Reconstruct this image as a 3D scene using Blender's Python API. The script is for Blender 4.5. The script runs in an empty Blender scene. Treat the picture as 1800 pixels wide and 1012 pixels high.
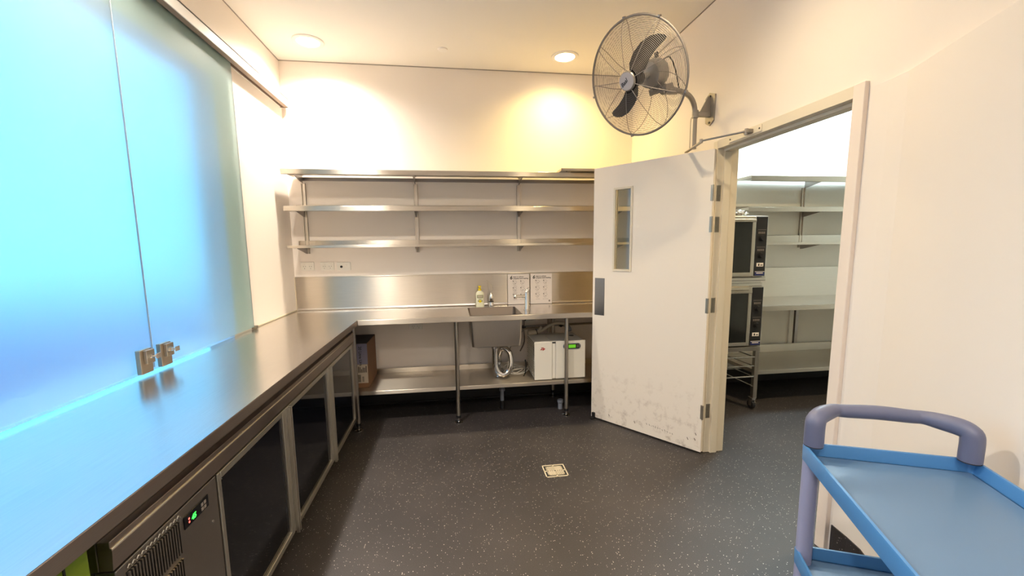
import bpy, bmesh, math, random
from mathutils import Vector, Matrix
random.seed(7)
C = bpy.context.scene.collection
PI = math.pi

# ------------------------------------------------------------------ camera
H = 1.4385
cam = bpy.data.cameras.new('camera'); camo = bpy.data.objects.new('camera', cam); C.objects.link(camo)
yaw, pit, rol = .1407, -.1278, -.0114
fw = Vector((math.sin(yaw)*math.cos(pit), math.cos(yaw)*math.cos(pit), math.sin(pit)))
rt = Vector((math.cos(yaw), -math.sin(yaw), 0)); up = rt.cross(fw)
cr, sr = math.cos(rol), math.sin(rol)
r2 = rt*cr + up*sr; u2 = up*cr - rt*sr
camo.matrix_world = Matrix(((r2.x, u2.x, -fw.x, 0), (r2.y, u2.y, -fw.y, 0), (r2.z, u2.z, -fw.z, H), (0, 0, 0, 1)))
cam.sensor_fit = 'HORIZONTAL'; cam.sensor_width = 36.0
cam.lens = 741.066*36/1800
cam.shift_y = (529.22-506)/1800
cam.shift_x = -(900.18-900)/1800
cam.clip_start = .02
bpy.context.scene.camera = camo

# ------------------------------------------------------------------ world, exposure
sc = bpy.context.scene
sc.view_settings.view_transform = 'Standard'
sc.view_settings.look = 'None'
sc.view_settings.gamma = 1
sc.view_settings.use_curve_mapping = False
sc.view_settings.exposure = 0.56
w = bpy.data.worlds.new('sky'); sc.world = w; w.use_nodes = True
nt = w.node_tree; nt.nodes.clear()
out = nt.nodes.new('ShaderNodeOutputWorld'); bg = nt.nodes.new('ShaderNodeBackground')
tc = nt.nodes.new('ShaderNodeTexCoord'); sx = nt.nodes.new('ShaderNodeSeparateXYZ'); rp = nt.nodes.new('ShaderNodeValToRGB')
nt.links.new(tc.outputs['Generated'], sx.inputs[0]); nt.links.new(sx.outputs['Z'], rp.inputs[0])
rp.color_ramp.elements[0].position = 0.0; rp.color_ramp.elements[0].color = (.23, .82, 1.18, 1)
rp.color_ramp.elements[1].position = .55; rp.color_ramp.elements[1].color = (.10, .48, 1.12, 1)
nt.links.new(rp.outputs[0], bg.inputs['Color']); bg.inputs['Strength'].default_value = 1.6
nt.links.new(bg.outputs[0], out.inputs[0])
sc.cycles.max_bounces = 12; sc.cycles.diffuse_bounces = 6; sc.cycles.glossy_bounces = 6; sc.cycles.transmission_bounces = 8
sc.cycles.sample_clamp_indirect = 6.0

# ------------------------------------------------------------------ materials
def new_mat(name):
    m = bpy.data.materials.new(name); m.use_nodes = True
    return m, m.node_tree, m.node_tree.nodes['Principled BSDF']
def mat(name, col, rough=.5, metal=0, bump=0, bscale=200, var=0, vscale=3, emit=None, estr=0, spec=.5, coat=0):
    m, nt, b = new_mat(name)
    b.inputs['Base Color'].default_value = (*col, 1)
    b.inputs['Roughness'].default_value = rough; b.inputs['Metallic'].default_value = metal
    b.inputs['Specular IOR Level'].default_value = spec
    b.inputs['Coat Weight'].default_value = coat
    if emit: b.inputs['Emission Color'].default_value = (*emit, 1); b.inputs['Emission Strength'].default_value = estr
    tc = nt.nodes.new('ShaderNodeTexCoord')
    if var:
        n = nt.nodes.new('ShaderNodeTexNoise'); n.inputs['Scale'].default_value = vscale; n.inputs['Detail'].default_value = 6
        nt.links.new(tc.outputs['Object'], n.inputs[0])
        mx = nt.nodes.new('ShaderNodeMix'); mx.data_type = 'RGBA'
        mx.inputs[6].default_value = (*[c*(1-var) for c in col], 1); mx.inputs[7].default_value = (*[min(1, c*(1+var)) for c in col], 1)
        nt.links.new(n.outputs[0], mx.inputs[0]); nt.links.new(mx.outputs[2], b.inputs['Base Color'])
    if bump:
        n = nt.nodes.new('ShaderNodeTexNoise'); n.inputs['Scale'].default_value = bscale; n.inputs['Detail'].default_value = 3
        nt.links.new(tc.outputs['Object'], n.inputs[0])
        bp = nt.nodes.new('ShaderNodeBump'); bp.inputs['Strength'].default_value = bump; bp.inputs['Distance'].default_value = .002
        nt.links.new(n.outputs[0], bp.inputs['Height']); nt.links.new(bp.outputs[0], b.inputs['Normal'])
    return m
def steel(name, col=(.56, .53, .49), rough=.27, stretch=(1, 60, 60), bump=.12, rv=.1, scale=12, aniso=0, brush=(1, .001, .001)):
    m, nt, b = new_mat(name)
    b.inputs['Metallic'].default_value = 1
    tc = nt.nodes.new('ShaderNodeTexCoord'); mp = nt.nodes.new('ShaderNodeMapping')
    mp.inputs['Scale'].default_value = stretch
    n = nt.nodes.new('ShaderNodeTexNoise'); n.inputs['Scale'].default_value = scale; n.inputs['Detail'].default_value = 4
    nt.links.new(tc.outputs['Object'], mp.inputs[0]); nt.links.new(mp.outputs[0], n.inputs[0])
    n2 = nt.nodes.new('ShaderNodeTexNoise'); n2.inputs['Scale'].default_value = 2.3; n2.inputs['Detail'].default_value = 8
    nt.links.new(tc.outputs['Object'], n2.inputs[0])
    mr = nt.nodes.new('ShaderNodeMapRange'); mr.inputs['To Min'].default_value = rough-rv*.5; mr.inputs['To Max'].default_value = rough+rv
    mr.inputs['From Min'].default_value = .3; mr.inputs['From Max'].default_value = .7
    nt.links.new(n2.outputs[0], mr.inputs[0]); nt.links.new(mr.outputs[0], b.inputs['Roughness'])
    mx = nt.nodes.new('ShaderNodeMix'); mx.data_type = 'RGBA'
    mx.inputs[6].default_value = (*[c*.88 for c in col], 1); mx.inputs[7].default_value = (*[min(1, c*1.12) for c in col], 1)
    nt.links.new(n.outputs[0], mx.inputs[0]); nt.links.new(mx.outputs[2], b.inputs['Base Color'])
    bp = nt.nodes.new('ShaderNodeBump'); bp.inputs['Strength'].default_value = bump; bp.inputs['Distance'].default_value = .001
    nt.links.new(n.outputs[0], bp.inputs['Height']); nt.links.new(bp.outputs[0], b.inputs['Normal'])
    if aniso:   # brushing runs along `brush`; highlights smear across it
        ge = nt.nodes.new('ShaderNodeNewGeometry'); cr_ = nt.nodes.new('ShaderNodeVectorMath'); cr_.operation = 'CROSS_PRODUCT'
        cr_.inputs[1].default_value = brush
        nt.links.new(ge.outputs['Normal'], cr_.inputs[0]); nt.links.new(cr_.outputs[0], b.inputs['Tangent'])
        b.inputs['Anisotropic'].default_value = aniso
    return m
def floor_mat():
    m, nt, b = new_mat('speckled_vinyl')
    tc = nt.nodes.new('ShaderNodeTexCoord')
    v = nt.nodes.new('ShaderNodeTexVoronoi'); v.inputs['Scale'].default_value = 105; v.inputs['Randomness'].default_value = 1
    nt.links.new(tc.outputs['Object'], v.inputs['Vector'])
    sp = nt.nodes.new('ShaderNodeSeparateColor'); nt.links.new(v.outputs['Color'], sp.inputs[0])
    gt = nt.nodes.new('ShaderNodeMath'); gt.operation = 'GREATER_THAN'; gt.inputs[1].default_value = .62
    nt.links.new(sp.outputs[0], gt.inputs[0])
    mrd = nt.nodes.new('ShaderNodeMapRange'); mrd.inputs['From Min'].default_value = 0; mrd.inputs['From Max'].default_value = 1
    mrd.inputs['To Min'].default_value = .08; mrd.inputs['To Max'].default_value = .22
    nt.links.new(sp.outputs[1], mrd.inputs[0])
    lt = nt.nodes.new('ShaderNodeMath'); lt.operation = 'LESS_THAN'
    nt.links.new(v.outputs['Distance'], lt.inputs[0]); nt.links.new(mrd.outputs[0], lt.inputs[1])
    mu = nt.nodes.new('ShaderNodeMath'); mu.operation = 'MULTIPLY'
    nt.links.new(gt.outputs[0], mu.inputs[0]); nt.links.new(lt.outputs[0], mu.inputs[1])
    n = nt.nodes.new('ShaderNodeTexNoise'); n.inputs['Scale'].default_value = 260; n.inputs['Detail'].default_value = 2
    nt.links.new(tc.outputs['Object'], n.inputs[0])
    n3 = nt.nodes.new('ShaderNodeTexNoise'); n3.inputs['Scale'].default_value = 1.5; n3.inputs['Detail'].default_value = 5
    nt.links.new(tc.outputs['Object'], n3.inputs[0])
    ad = nt.nodes.new('ShaderNodeMath'); ad.operation = 'MULTIPLY'; nt.links.new(n.outputs[0], ad.inputs[0]); nt.links.new(n3.outputs[0], ad.inputs[1])
    r = nt.nodes.new('ShaderNodeMapRange'); r.inputs['From Min'].default_value = .1; r.inputs['From Max'].default_value = .42
    nt.links.new(ad.outputs[0], r.inputs[0])
    base = nt.nodes.new('ShaderNodeMix'); base.data_type = 'RGBA'
    base.inputs[6].default_value = (.018, .016, .018, 1); base.inputs[7].default_value = (.054, .047, .048, 1)
    nt.links.new(r.outputs[0], base.inputs[0])
    mx = nt.nodes.new('ShaderNodeMix'); mx.data_type = 'RGBA'; mx.inputs[7].default_value = (.62, .56, .5, 1)
    nt.links.new(mu.outputs[0], mx.inputs[0]); nt.links.new(base.outputs[2], mx.inputs[6])
    nt.links.new(mx.outputs[2], b.inputs['Base Color'])
    b.inputs['Roughness'].default_value = .5
    bp = nt.nodes.new('ShaderNodeBump'); bp.inputs['Strength'].default_value = .25; bp.inputs['Distance'].default_value = .002
    nt.links.new(n.outputs[0], bp.inputs['Height']); nt.links.new(bp.outputs[0], b.inputs['Normal'])
    return m
def frosted_mat():
    m, nt, b = new_mat('frosted_glass')
    o = nt.nodes['Material Output']
    b.inputs['Base Color'].default_value = (.68, .93, 1.0, 1)  # part of the daylight's blue is put into the glass colour
    b.inputs['Roughness'].default_value = .42; b.inputs['IOR'].default_value = 1.25
    b.inputs['Transmission Weight'].default_value = 1
    d = nt.nodes.new('ShaderNodeBsdfDiffuse'); d.inputs['Color'].default_value = (.46, .47, .40, 1)
    t = nt.nodes.new('ShaderNodeBsdfTranslucent'); t.inputs['Color'].default_value = (.8, .9, .9, 1)
    m1 = nt.nodes.new('ShaderNodeMixShader'); m1.inputs[0].default_value = .35
    nt.links.new(d.outputs[0], m1.inputs[1]); nt.links.new(t.outputs[0], m1.inputs[2])
    m2 = nt.nodes.new('ShaderNodeMixShader'); m2.inputs[0].default_value = .22
    nt.links.new(b.outputs[0], m2.inputs[1]); nt.links.new(m1.outputs[0], m2.inputs[2])
    nt.links.new(m2.outputs[0], o.inputs['Surface'])
    return m
def glass_mat(name, col=(.9, .95, .93), rough=.02):
    m, nt, b = new_mat(name)
    b.inputs['Base Color'].default_value = (*col, 1); b.inputs['Roughness'].default_value = rough
    b.inputs['Transmission Weight'].default_value = 1; b.inputs['IOR'].default_value = 1.45
    return m
def door_mat():
    m, nt, b = new_mat('door_paint')
    tc = nt.nodes.new('ShaderNodeTexCoord'); sx = nt.nodes.new('ShaderNodeSeparateXYZ')
    nt.links.new(tc.outputs['Object'], sx.inputs[0])
    mr = nt.nodes.new('ShaderNodeMapRange'); mr.inputs['From Min'].default_value = .55; mr.inputs['From Max'].default_value = .05
    nt.links.new(sx.outputs['Z'], mr.inputs[0])
    n = nt.nodes.new('ShaderNodeTexNoise'); n.inputs['Scale'].default_value = 14; n.inputs['Detail'].default_value = 9; n.inputs['Roughness'].default_value = .7
    nt.links.new(tc.outputs['Object'], n.inputs[0])
    r = nt.nodes.new('ShaderNodeMapRange'); r.inputs['From Min'].default_value = .52; r.inputs['From Max'].default_value = .75
    nt.links.new(n.outputs[0], r.inputs[0])
    mu = nt.nodes.new('ShaderNodeMath'); mu.operation = 'MULTIPLY'; nt.links.new(mr.outputs[0], mu.inputs[0]); nt.links.new(r.outputs[0], mu.inputs[1])
    mx = nt.nodes.new('ShaderNodeMix'); mx.data_type = 'RGBA'; mx.inputs[6].default_value = (.86, .79, .70, 1); mx.inputs[7].default_value = (.42, .34, .27, 1)
    nt.links.new(mu.outputs[0], mx.inputs[0]); nt.links.new(mx.outputs[2], b.inputs['Base Color'])
    b.inputs['Roughness'].default_value = .42
    return m
M = {}
M['wall'] = mat('wall_paint', (.87, .80, .73), .6, bump=.05, bscale=300, var=.012, vscale=2)
M['ceil'] = mat('ceiling_paint', (.84, .80, .74), .7, bump=.04, bscale=200)
M['wall_cool'] = mat('store_wall_paint', (.80, .80, .74), .6)
M['floor'] = floor_mat()
M['cove'] = mat('black_coving', (.012, .012, .014), .55, bump=.1, bscale=300)
M['steel'] = steel('brushed_steel_bench', (.68, .65, .62), .20, (40, 1, 40), .015, .03, 6, aniso=.45, brush=(.001, 1, .001))
M['steel_x'] = steel('brushed_steel_splash', (.64, .59, .52), .30, (.6, 60, 60), .015, .04, aniso=.97)
M['steel_shelf'] = steel('steel_shelf', (.62, .57, .50), .30, (.6, 60, 60), .015, .04, aniso=.97)
M['steel_dark'] = steel('steel_worn', (.36, .33, .31), .33, (1, 60, 60), .05)
M['steel_leg'] = steel('steel_leg', (.56, .52, .46), .3, (60, 60, 1), .04)
M['fascia'] = steel('steel_fascia', (.40, .34, .31), .36, (60, 1, 60), .04)
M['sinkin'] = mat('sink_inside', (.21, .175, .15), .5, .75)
M['chrome'] = mat('chrome', (.82, .80, .77), .07, 1)
M['alu'] = mat('aluminium_frame', (.66, .63, .56), .38, 1)
M['zinc'] = mat('zinc_grey', (.36, .33, .30), .38, 1)
M['bronze'] = mat('nickel_hardware', (.42, .37, .30), .35, 1)
M['railbrown'] = mat('rail_channel_brown', (.27, .20, .155), .5)
M['black'] = mat('black_plastic', (.012, .012, .014), .4)
M['blackglass'] = mat('black_glass', (.004, .005, .009), .05, spec=.3)
M['frost'] = frosted_mat()
M['glass'] = glass_mat('clear_glass')
M['door'] = door_mat()
M['frame'] = mat('frame_paint', (.74, .67, .54), .4)
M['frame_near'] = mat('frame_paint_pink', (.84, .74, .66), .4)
M['white'] = mat('white_plastic', (.82, .79, .72), .35)
M['whitem'] = mat('white_enamel', (.86, .83, .75), .35)
M['paper'] = mat('paper', (.82, .76, .72), .8)
M['ink'] = mat('ink', (.02, .02, .02), .8)
M['inkgrey'] = mat('ink_grey', (.28, .24, .22), .8)
M['lamp'] = mat('lamp_lens', (1, .95, .85), .5, emit=(1, .86, .62), estr=14)
M['lamp_cool'] = mat('lamp_lens_cool', (1, 1, 1), .5, emit=(.85, .97, 1), estr=6)
M['trimwhite'] = mat('white_trim', (.85, .82, .78), .4)
M['blue'] = mat('blue_tray_plastic', (.065, .215, .47), .35, bump=.04, bscale=500)
M['bluein'] = mat('blue_tray_floor', (.105, .19, .32), .33, bump=.12, bscale=700, var=.06, vscale=5)
M['violet'] = mat('grey_violet_plastic', (.125, .135, .215), .42, bump=.05, bscale=400)
M['post'] = mat('lilac_post', (.33, .34, .50), .35, bump=.02)
M['fanblk'] = mat('fan_blade_black', (.012, .011, .013), .6, spec=.25)
M['fangrey'] = mat('fan_guard_grey', (.25, .23, .22), .5, .3)
M['fanpipe'] = mat('fan_pipe_grey', (.30, .28, .26), .35, .5)
M['fanhub'] = mat('fan_badge', (.42, .40, .42), .4)
M['pvc'] = mat('grey_pvc', (.24, .26, .31), .5)
M['pipe'] = mat('beige_pipe', (.46, .41, .33), .5)
M['card'] = mat('cardboard', (.22, .115, .06), .8, var=.12, vscale=8)
M['cardtop'] = mat('cardboard_dark', (.07, .06, .065), .7)
M['lilac'] = mat('lilac_print', (.23, .22, .31), .7)
M['label'] = mat('paper_label', (.55, .47, .38), .8)
M['green'] = mat('olive_green_plastic', (.16, .24, .012), .45, var=.08, vscale=6)
M['lcd'] = mat('green_lcd', (.05, .2, .01), .4, emit=(.16, .55, .02), estr=.55)
M['led'] = mat('green_led', (.05, .8, .1), .4, emit=(.03, 1, .06), estr=2.5)
M['redled'] = mat('red_led', (.8, .1, .1), .4, emit=(1, .12, .08), estr=2)
M['red'] = mat('red_logo', (.45, .015, .012), .5)
M['bottle'] = mat('bottle_cream', (.87, .86, .66), .35)
M['yellow'] = mat('pump_yellow', (.82, .62, .01), .35)
M['sage'] = mat('label_sage', (.30, .32, .16), .5)
M['clearp'] = glass_mat('clear_plastic', (.95, .95, .9), .03)
M['navy'] = mat('navy_sticker', (.02, .03, .14), .4)
M['scuff'] = mat('scuff_brown', (.14, .09, .06), .8)
M['outside'] = mat('outside_ground_blue', (.07, .15, .36), .8)  # blue light from outside put into the ground colour
M['blocker'] = mat('blocker_dark', (.16, .15, .14), .9)
M['sill'] = mat('outside_sill', (.90, .88, .86), .5)
M['brasshinge'] = mat('hinge_metal', (.40, .37, .31), .4, .9)
M['ovenglass'] = mat('oven_glass', (.01, .012, .012), .1, spec=.9)
M['silicone'] = mat('silicone', (.62, .54, .40), .5)

# ------------------------------------------------------------------ mesh helpers
def BM(): return bmesh.new()
def box(bm, x0, x1, y0, y1, z0, z1, bev=0, seg=2, mi=0):
    if x0 > x1: x0, x1 = x1, x0
    if y0 > y1: y0, y1 = y1, y0
    if z0 > z1: z0, z1 = z1, z0
    r = bmesh.ops.create_cube(bm, size=1)
    vs = r['verts']
    for v in vs:
        v.co = Vector((x0 if v.co.x < 0 else x1, y0 if v.co.y < 0 else y1, z0 if v.co.z < 0 else z1))
    if bev:
        es = list({e for v in vs for e in v.link_edges})
        bmesh.ops.bevel(bm, geom=es, offset=bev, segments=seg, affect='EDGES', profile=.5)
    return vs
def prism(bm, poly, z0, z1):
    a = [bm.verts.new((x, y, z0)) for x, y in poly]; b = [bm.verts.new((x, y, z1)) for x, y in poly]
    n = len(poly)
    bm.faces.new(a[::-1]); bm.faces.new(b)
    for i in range(n): bm.faces.new((a[i], a[(i+1) % n], b[(i+1) % n], b[i]))
def extr(bm, poly, ax, lo, hi):
    """polygon in the plane normal to ax, extruded lo..hi ('x': poly=(y,z); 'y': poly=(x,z))"""
    f = {'x': lambda p, t: (t, p[0], p[1]), 'y': lambda p, t: (p[0], t, p[1]), 'z': lambda p, t: (p[0], p[1], t)}[ax]
    a = [bm.verts.new(f(p, lo)) for p in poly]; b = [bm.verts.new(f(p, hi)) for p in poly]
    n = len(poly)
    bm.faces.new(a[::-1]); bm.faces.new(b)
    for i in range(n): bm.faces.new((a[i], a[(i+1) % n], b[(i+1) % n], b[i]))
def tube(bm, pts, r, seg=10, closed=False, cap=True):
    P = [Vector(p) for p in pts]; n = len(P)
    R = r if isinstance(r, (list, tuple)) else [r]*n
    T = []
    for i in range(n):
        if closed: t = P[(i+1) % n]-P[i-1]
        else: t = P[min(i+1, n-1)]-P[max(i-1, 0)]
        T.append(t.normalized())
    a = Vector((0, 0, 1)) if abs(T[0].z) < .9 else Vector((1, 0, 0))
    u = T[0].cross(a).normalized(); rings = []
    for i in range(n):
        u = (u - T[i]*u.dot(T[i])).normalized(); v = T[i].cross(u)
        rings.append([bm.verts.new(P[i]+(u*math.cos(2*PI*k/seg)+v*math.sin(2*PI*k/seg))*R[i]) for k in range(seg)])
    m = n if closed else n-1
    for i in range(m):
        A, B = rings[i], rings[(i+1) % n]
        for k in range(seg): bm.faces.new((A[k], A[(k+1) % seg], B[(k+1) % seg], B[k]))
    if cap and not closed:
        bm.faces.new(rings[0][::-1]); bm.faces.new(rings[-1])
def smoothpath(pts, n=8):
    P = [Vector(p) for p in pts]; out = []
    for i in range(len(P)-1):
        p0 = P[max(i-1, 0)]; p1 = P[i]; p2 = P[i+1]; p3 = P[min(i+2, len(P)-1)]
        for k in range(n):
            t = k/n
            out.append(.5*((2*p1)+(p2-p0)*t+(2*p0-5*p1+4*p2-p3)*t*t+(3*p1-p0-3*p2+p3)*t**3))
    out.append(P[-1]); return out
def cyl(bm, c, r, h, axis='z', seg=20, r2=None):
    d = {'x': Vector((1, 0, 0)), 'y': Vector((0, 1, 0)), 'z': Vector((0, 0, 1))}[axis] if isinstance(axis, str) else Vector(axis).normalized()
    c = Vector(c); tube(bm, [c, c+d*h], [r, r if r2 is None else r2], seg)
def lathe(bm, c, prof, seg=20, axis='z'):
    c = Vector(c)
    def f(r, h, a):
        x, y = r*math.cos(a), r*math.sin(a)
        return c+(Vector((x, y, h)) if axis == 'z' else Vector((x, h, y)) if axis == 'y' else Vector((h, x, y)))
    rings = []
    for r, h in prof: rings.append([bm.verts.new(f(max(r, 1e-5), h, 2*PI*k/seg)) for k in range(seg)])
    for A, B in zip(rings, rings[1:]):
        for k in range(seg): bm.faces.new((A[k], A[(k+1) % seg], B[(k+1) % seg], B[k]))
    bm.faces.new(rings[0][::-1]); bm.faces.new(rings[-1])
MW = {}
def tag(o, label=None, cat=None, group=None, kind=None):
    if label: o['label'] = label
    if cat: o['category'] = cat
    if group: o['group'] = group
    if kind: o['kind'] = kind
    return o
def thing(name, label, cat, loc=(0, 0, 0), mtx=None, group=None, kind=None):
    o = bpy.data.objects.new(name, None); C.objects.link(o); o.empty_display_size = .1
    m = mtx if mtx is not None else Matrix.Translation(Vector(loc))
    o.matrix_world = m; MW[o.name] = m.copy()
    return tag(o, label, cat, group, kind)
def obj(name, bm, m, parent=None, world=True, smooth=None, label=None, kind=None):
    """link bm as one object; verts are in world space unless world=False (then local to parent)"""
    bmesh.ops.recalc_face_normals(bm, faces=bm.faces)
    me = bpy.data.meshes.new(name)
    loc = None
    if parent is not None:
        pm = MW[parent.name]
        if world: bm.transform(pm.inverted())
    else: pm = Matrix.Identity(4)
    bm.to_mesh(me); bm.free()
    o = bpy.data.objects.new(name, me); C.objects.link(o)
    for mm in (m if isinstance(m, (list, tuple)) else [m]): me.materials.append(M[mm])
    if parent is not None: o.parent = parent
    MW[o.name] = pm
    if smooth is not None:
        me.polygons.foreach_set('use_smooth', [True]*len(me.polygons))
        try: me.set_sharp_from_angle(angle=math.radians(smooth))
        except Exception: pass
    if label: o['label'] = label
    if kind: o['kind'] = kind
    return o
def solo(name, bm, m, label, cat, group=None, kind=None, smooth=None):
    """top-level single-mesh object, origin moved to the middle of its base"""
    xs = [v.co.x for v in bm.verts]; ys = [v.co.y for v in bm.verts]; zs = [v.co.z for v in bm.verts]
    o = Vector(((min(xs)+max(xs))/2, (min(ys)+max(ys))/2, min(zs)))
    bm.transform(Matrix.Translation(-o))
    ob = obj(name, bm, m, smooth=smooth); ob.location = o; MW[ob.name] = Matrix.Translation(o)
    return tag(ob, label, cat, group, kind)
FONT = bpy.data.fonts[0] if bpy.data.fonts else None
def text(name, s, size, m, parent, mtx, ext=.0003, shear=0, bold=0, align='LEFT', spacing=1):
    cu = bpy.data.curves.new('t', 'FONT'); cu.body = s; cu.size = size; cu.extrude = ext; cu.shear = shear; cu.offset = bold
    cu.align_x = align; cu.space_character = spacing; cu.resolution_u = 3
    t = bpy.data.objects.new('t', cu); C.objects.link(t)
    dg = bpy.context.evaluated_depsgraph_get(); dg.update()
    me = bpy.data.meshes.new_from_object(t.evaluated_get(dg))
    bpy.data.objects.remove(t); bpy.data.curves.remove(cu)
    bm = BM(); bm.from_mesh(me); bpy.data.meshes.remove(me)
    bm.transform(mtx)
    return obj(name, bm, m, parent)
def basis(o, x, y):
    """matrix mapping local x,y to world directions x,y at origin o"""
    x = Vector(x).normalized(); y = Vector(y).normalized(); z = x.cross(y)
    return Matrix(((x.x, y.x, z.x, o[0]), (x.y, y.y, z.y, o[1]), (x.z, y.z, z.z, o[2]), (0, 0, 0, 1)))

# ------------------------------------------------------------------ setting
HC = 2.988; D = 3.93; L = -1.367; RX = 1.715; WT = .125; YB = -2.0; X2 = 4.75
def struct(name, bm, m, label, cat, parent=None, smooth=None):
    o = obj(name, bm, m, parent, smooth=smooth)
    if parent is None: tag(o, label, cat, kind='structure')
    return o
bm = BM(); box(bm, L-.15, X2+.1, YB-.1, D+.12, -.1, 0)
struct('floor', bm, 'floor', 'black vinyl floor flecked with pale chips', 'floor')
bm = BM(); box(bm, L-.15, X2+.1, YB-.1, D+.12, HC, HC+.1)
struct('ceiling', bm, 'ceil', 'smooth cream ceiling with round downlights', 'ceiling')
bm = BM(); box(bm, L-.15, RX+WT/2, D, D+.12, 0, HC)
struct('wall_back', bm, 'wall', 'cream back wall behind the steel shelves and sink bench', 'wall')
bm = BM(); box(bm, RX+WT/2, X2+.1, D, D+.12, 0, HC)
struct('wall_store_back', bm, 'wall_cool', 'pale wall of the next room behind its shelves', 'wall')
bm = BM(); box(bm, X2, X2+.1, YB-.1, D, 0, HC)
struct('wall_store_right', bm, 'wall_cool', 'far right wall of the next room', 'wall')
bm = BM(); box(bm, L-.15, X2, YB-.1, YB, 0, HC)
struct('wall_front', bm, 'wall', 'cream wall behind the camera', 'wall')
# left wall with servery opening
OY0, OY1, OZ0, OZ1 = -.55, 2.83, .86, 2.44
bm = BM()
box(bm, L-.15, L, OY1, D, 0, HC)
box(bm, L-.15, L, YB, OY0, 0, HC)
box(bm, L-.15, L, OY0, OY1, 0, OZ0)
box(bm, L-.15, L, OY0, OY1, OZ1, HC)
struct('wall_left', bm, 'wall', 'cream left wall with the frosted servery opening', 'wall')
# right wall with doorway
DY0, DY1, DZ = 1.65, 2.575, 2.045
bm = BM()
box(bm, RX, RX+WT, DY1+.04, D, 0, HC)
box(bm, RX, RX+WT, YB, DY0-.02, 0, HC)
box(bm, RX, RX+WT, DY0-.02, DY1+.04, DZ+.02, HC)
struct('wall_right', bm, 'wall', 'cream right wall around the open doorway', 'wall')
# splayed lower boxing on the right wall, near the trolley
sx_, sy_ = -.416, -.909
BX, BY = 1.704, 1.447
poly = [(RX, 1.585), (BX+.002, 1.50), (BX-.012, 1.425)]
for t in (.3, 1, 2.2): poly.append((BX+sx_*t, BY+sy_*t))
poly.append((RX, BY+sy_*2.2))
bm = BM(); prism(bm, poly, 0, 2.068)
struct('wall_splayed', bm, 'wall', 'cream lower wall that angles out past the door frame behind the blue trolley', 'wall')
# coved skirting
bm = BM(); box(bm, L+.001, RX-.001, D-.006, D, 0, .14); box(bm, L, RX, D-.02, D-.006, 0, .012)
struct('baseboard_back', bm, 'cove', 'black coved skirting below the sink bench', 'skirting')
bm = BM(); box(bm, RX-.005, RX, DY1+.06, D-.022, 0, .14)
struct('baseboard_right', bm, 'cove', 'black coved skirting behind the open door', 'skirting')
bm = BM()
pl = poly[:-1]
outp = [(x-.006, y-.001) for x, y in pl]
prism(bm, pl[:] + outp[::-1], 0, .142)
struct('baseboard_splayed', bm, 'floor', 'black flecked coved skirting under the splayed wall', 'skirting')
bm = BM(); box(bm, RX+WT+.001, X2-.001, D-.006, D, 0, .14)
struct('baseboard_store', bm, 'cove', 'black coved skirting in the next room', 'skirting')
# exterior beyond the servery
bm = BM(); box(bm, -14, L-.16, -12, 14, -.1, -.02)
struct('ground_outside', bm, 'outside', 'ground outside the servery, coloured deep blue to darken the lower frosted glass', 'ground')
bm = BM(); box(bm, -7.5, L-.16, -1.15, -.9, -.02, 4.2)  # unseen wall added to keep bright sky out of the splashback reflection
struct('sky_blocker', bm, 'blocker', 'unseen dark wall added outside the servery to dim its reflection in the splashback', 'wall')
bm = BM(); box(bm, L-.30, L-.004, OY0+.001, OY1-.001, OZ0, .897)
struct('trim_1', bm, 'sill', 'white sill running under the frosted glass panels', 'sill')
# door frame
bm = BM()
box(bm, 1.700, 1.850, DY1, DY1+.045, 0, DZ+.05, .003)          # far jamb
box(bm, 1.742, 1.79, DY1-.016, DY1, 0, DZ-.017, .002)
box(bm, 1.700, 1.850, DY0+.0005, DY1-.0005, DZ, DZ+.05)         # head
box(bm, 1.742, 1.79, DY0, DY1, DZ-.016, DZ, .002)
fr = struct('trim_2', bm, 'frame', 'cream steel frame around the open doorway', 'door frame')
bm = BM()
box(bm, 1.694, 1.850, DY0-.052, DY0, 0, DZ+.052, .003)
box(bm, 1.742, 1.79, DY0, DY0+.016, 0, DZ-.017, .002)
obj('near_jamb', bm, 'frame_near', fr)
# dark strips drawn as the shadow line between walls and ceiling
bm = BM(); box(bm, L, RX, D-.004, D, HC-.006, HC); box(bm, L, L+.004, YB, D, HC-.006, HC); box(bm, RX-.004, RX, YB, D, HC-.006, HC)
struct('shadow_strip', bm, 'zinc', 'thin dark strip drawn as the shadow line where the walls meet the ceiling', 'trim')

# ------------------------------------------------------------------ lamps
def downlight(x, y, label, energy, col=(1, .90, .77), size=155, blend=1.0, r=.098, lens='lamp', group='round ceiling downlights'):
    t = thing('ceiling_downlight', label, 'downlight', (x, y, HC), group=group)
    bm = BM(); n = 32
    ring = [(r*.80, -.001), (r*.84, -.008), (r*1.08, -.010), (r*1.14, -.006), (r*1.15, .0)]
    R = []
    for rr, h in ring: R.append([bm.verts.new((x+rr*math.cos(2*PI*k/n), y+rr*math.sin(2*PI*k/n), HC+h)) for k in range(n)])
    for A, B in zip(R, R[1:]):
        for k in range(n): bm.faces.new((A[k], A[(k+1) % n], B[(k+1) % n], B[k]))
    obj('trim_ring', bm, 'trimwhite', t, smooth=40)
    bm = BM(); cyl(bm, (x, y, HC-.004), r*.84, .003, seg=32)
    obj('lamp_lens', bm, lens, t)
    ld = bpy.data.lights.new('downlight_lamp', 'SPOT'); ld.energy = energy; ld.color = col; ld.spot_size = math.radians(size)
    ld.spot_blend = blend; ld.shadow_soft_size = .06
    lo = bpy.data.objects.new('downlight_lamp', ld); C.objects.link(lo); lo.parent = t; lo.location = (0, 0, -.014)
    return t
downlight(-1.02, 3.57, 'lit round white downlight near the back left corner', 155)
downlight(.972, 3.60, 'lit round yellowish downlight left of the wall fan', 75, (1, .72, .24))
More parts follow.
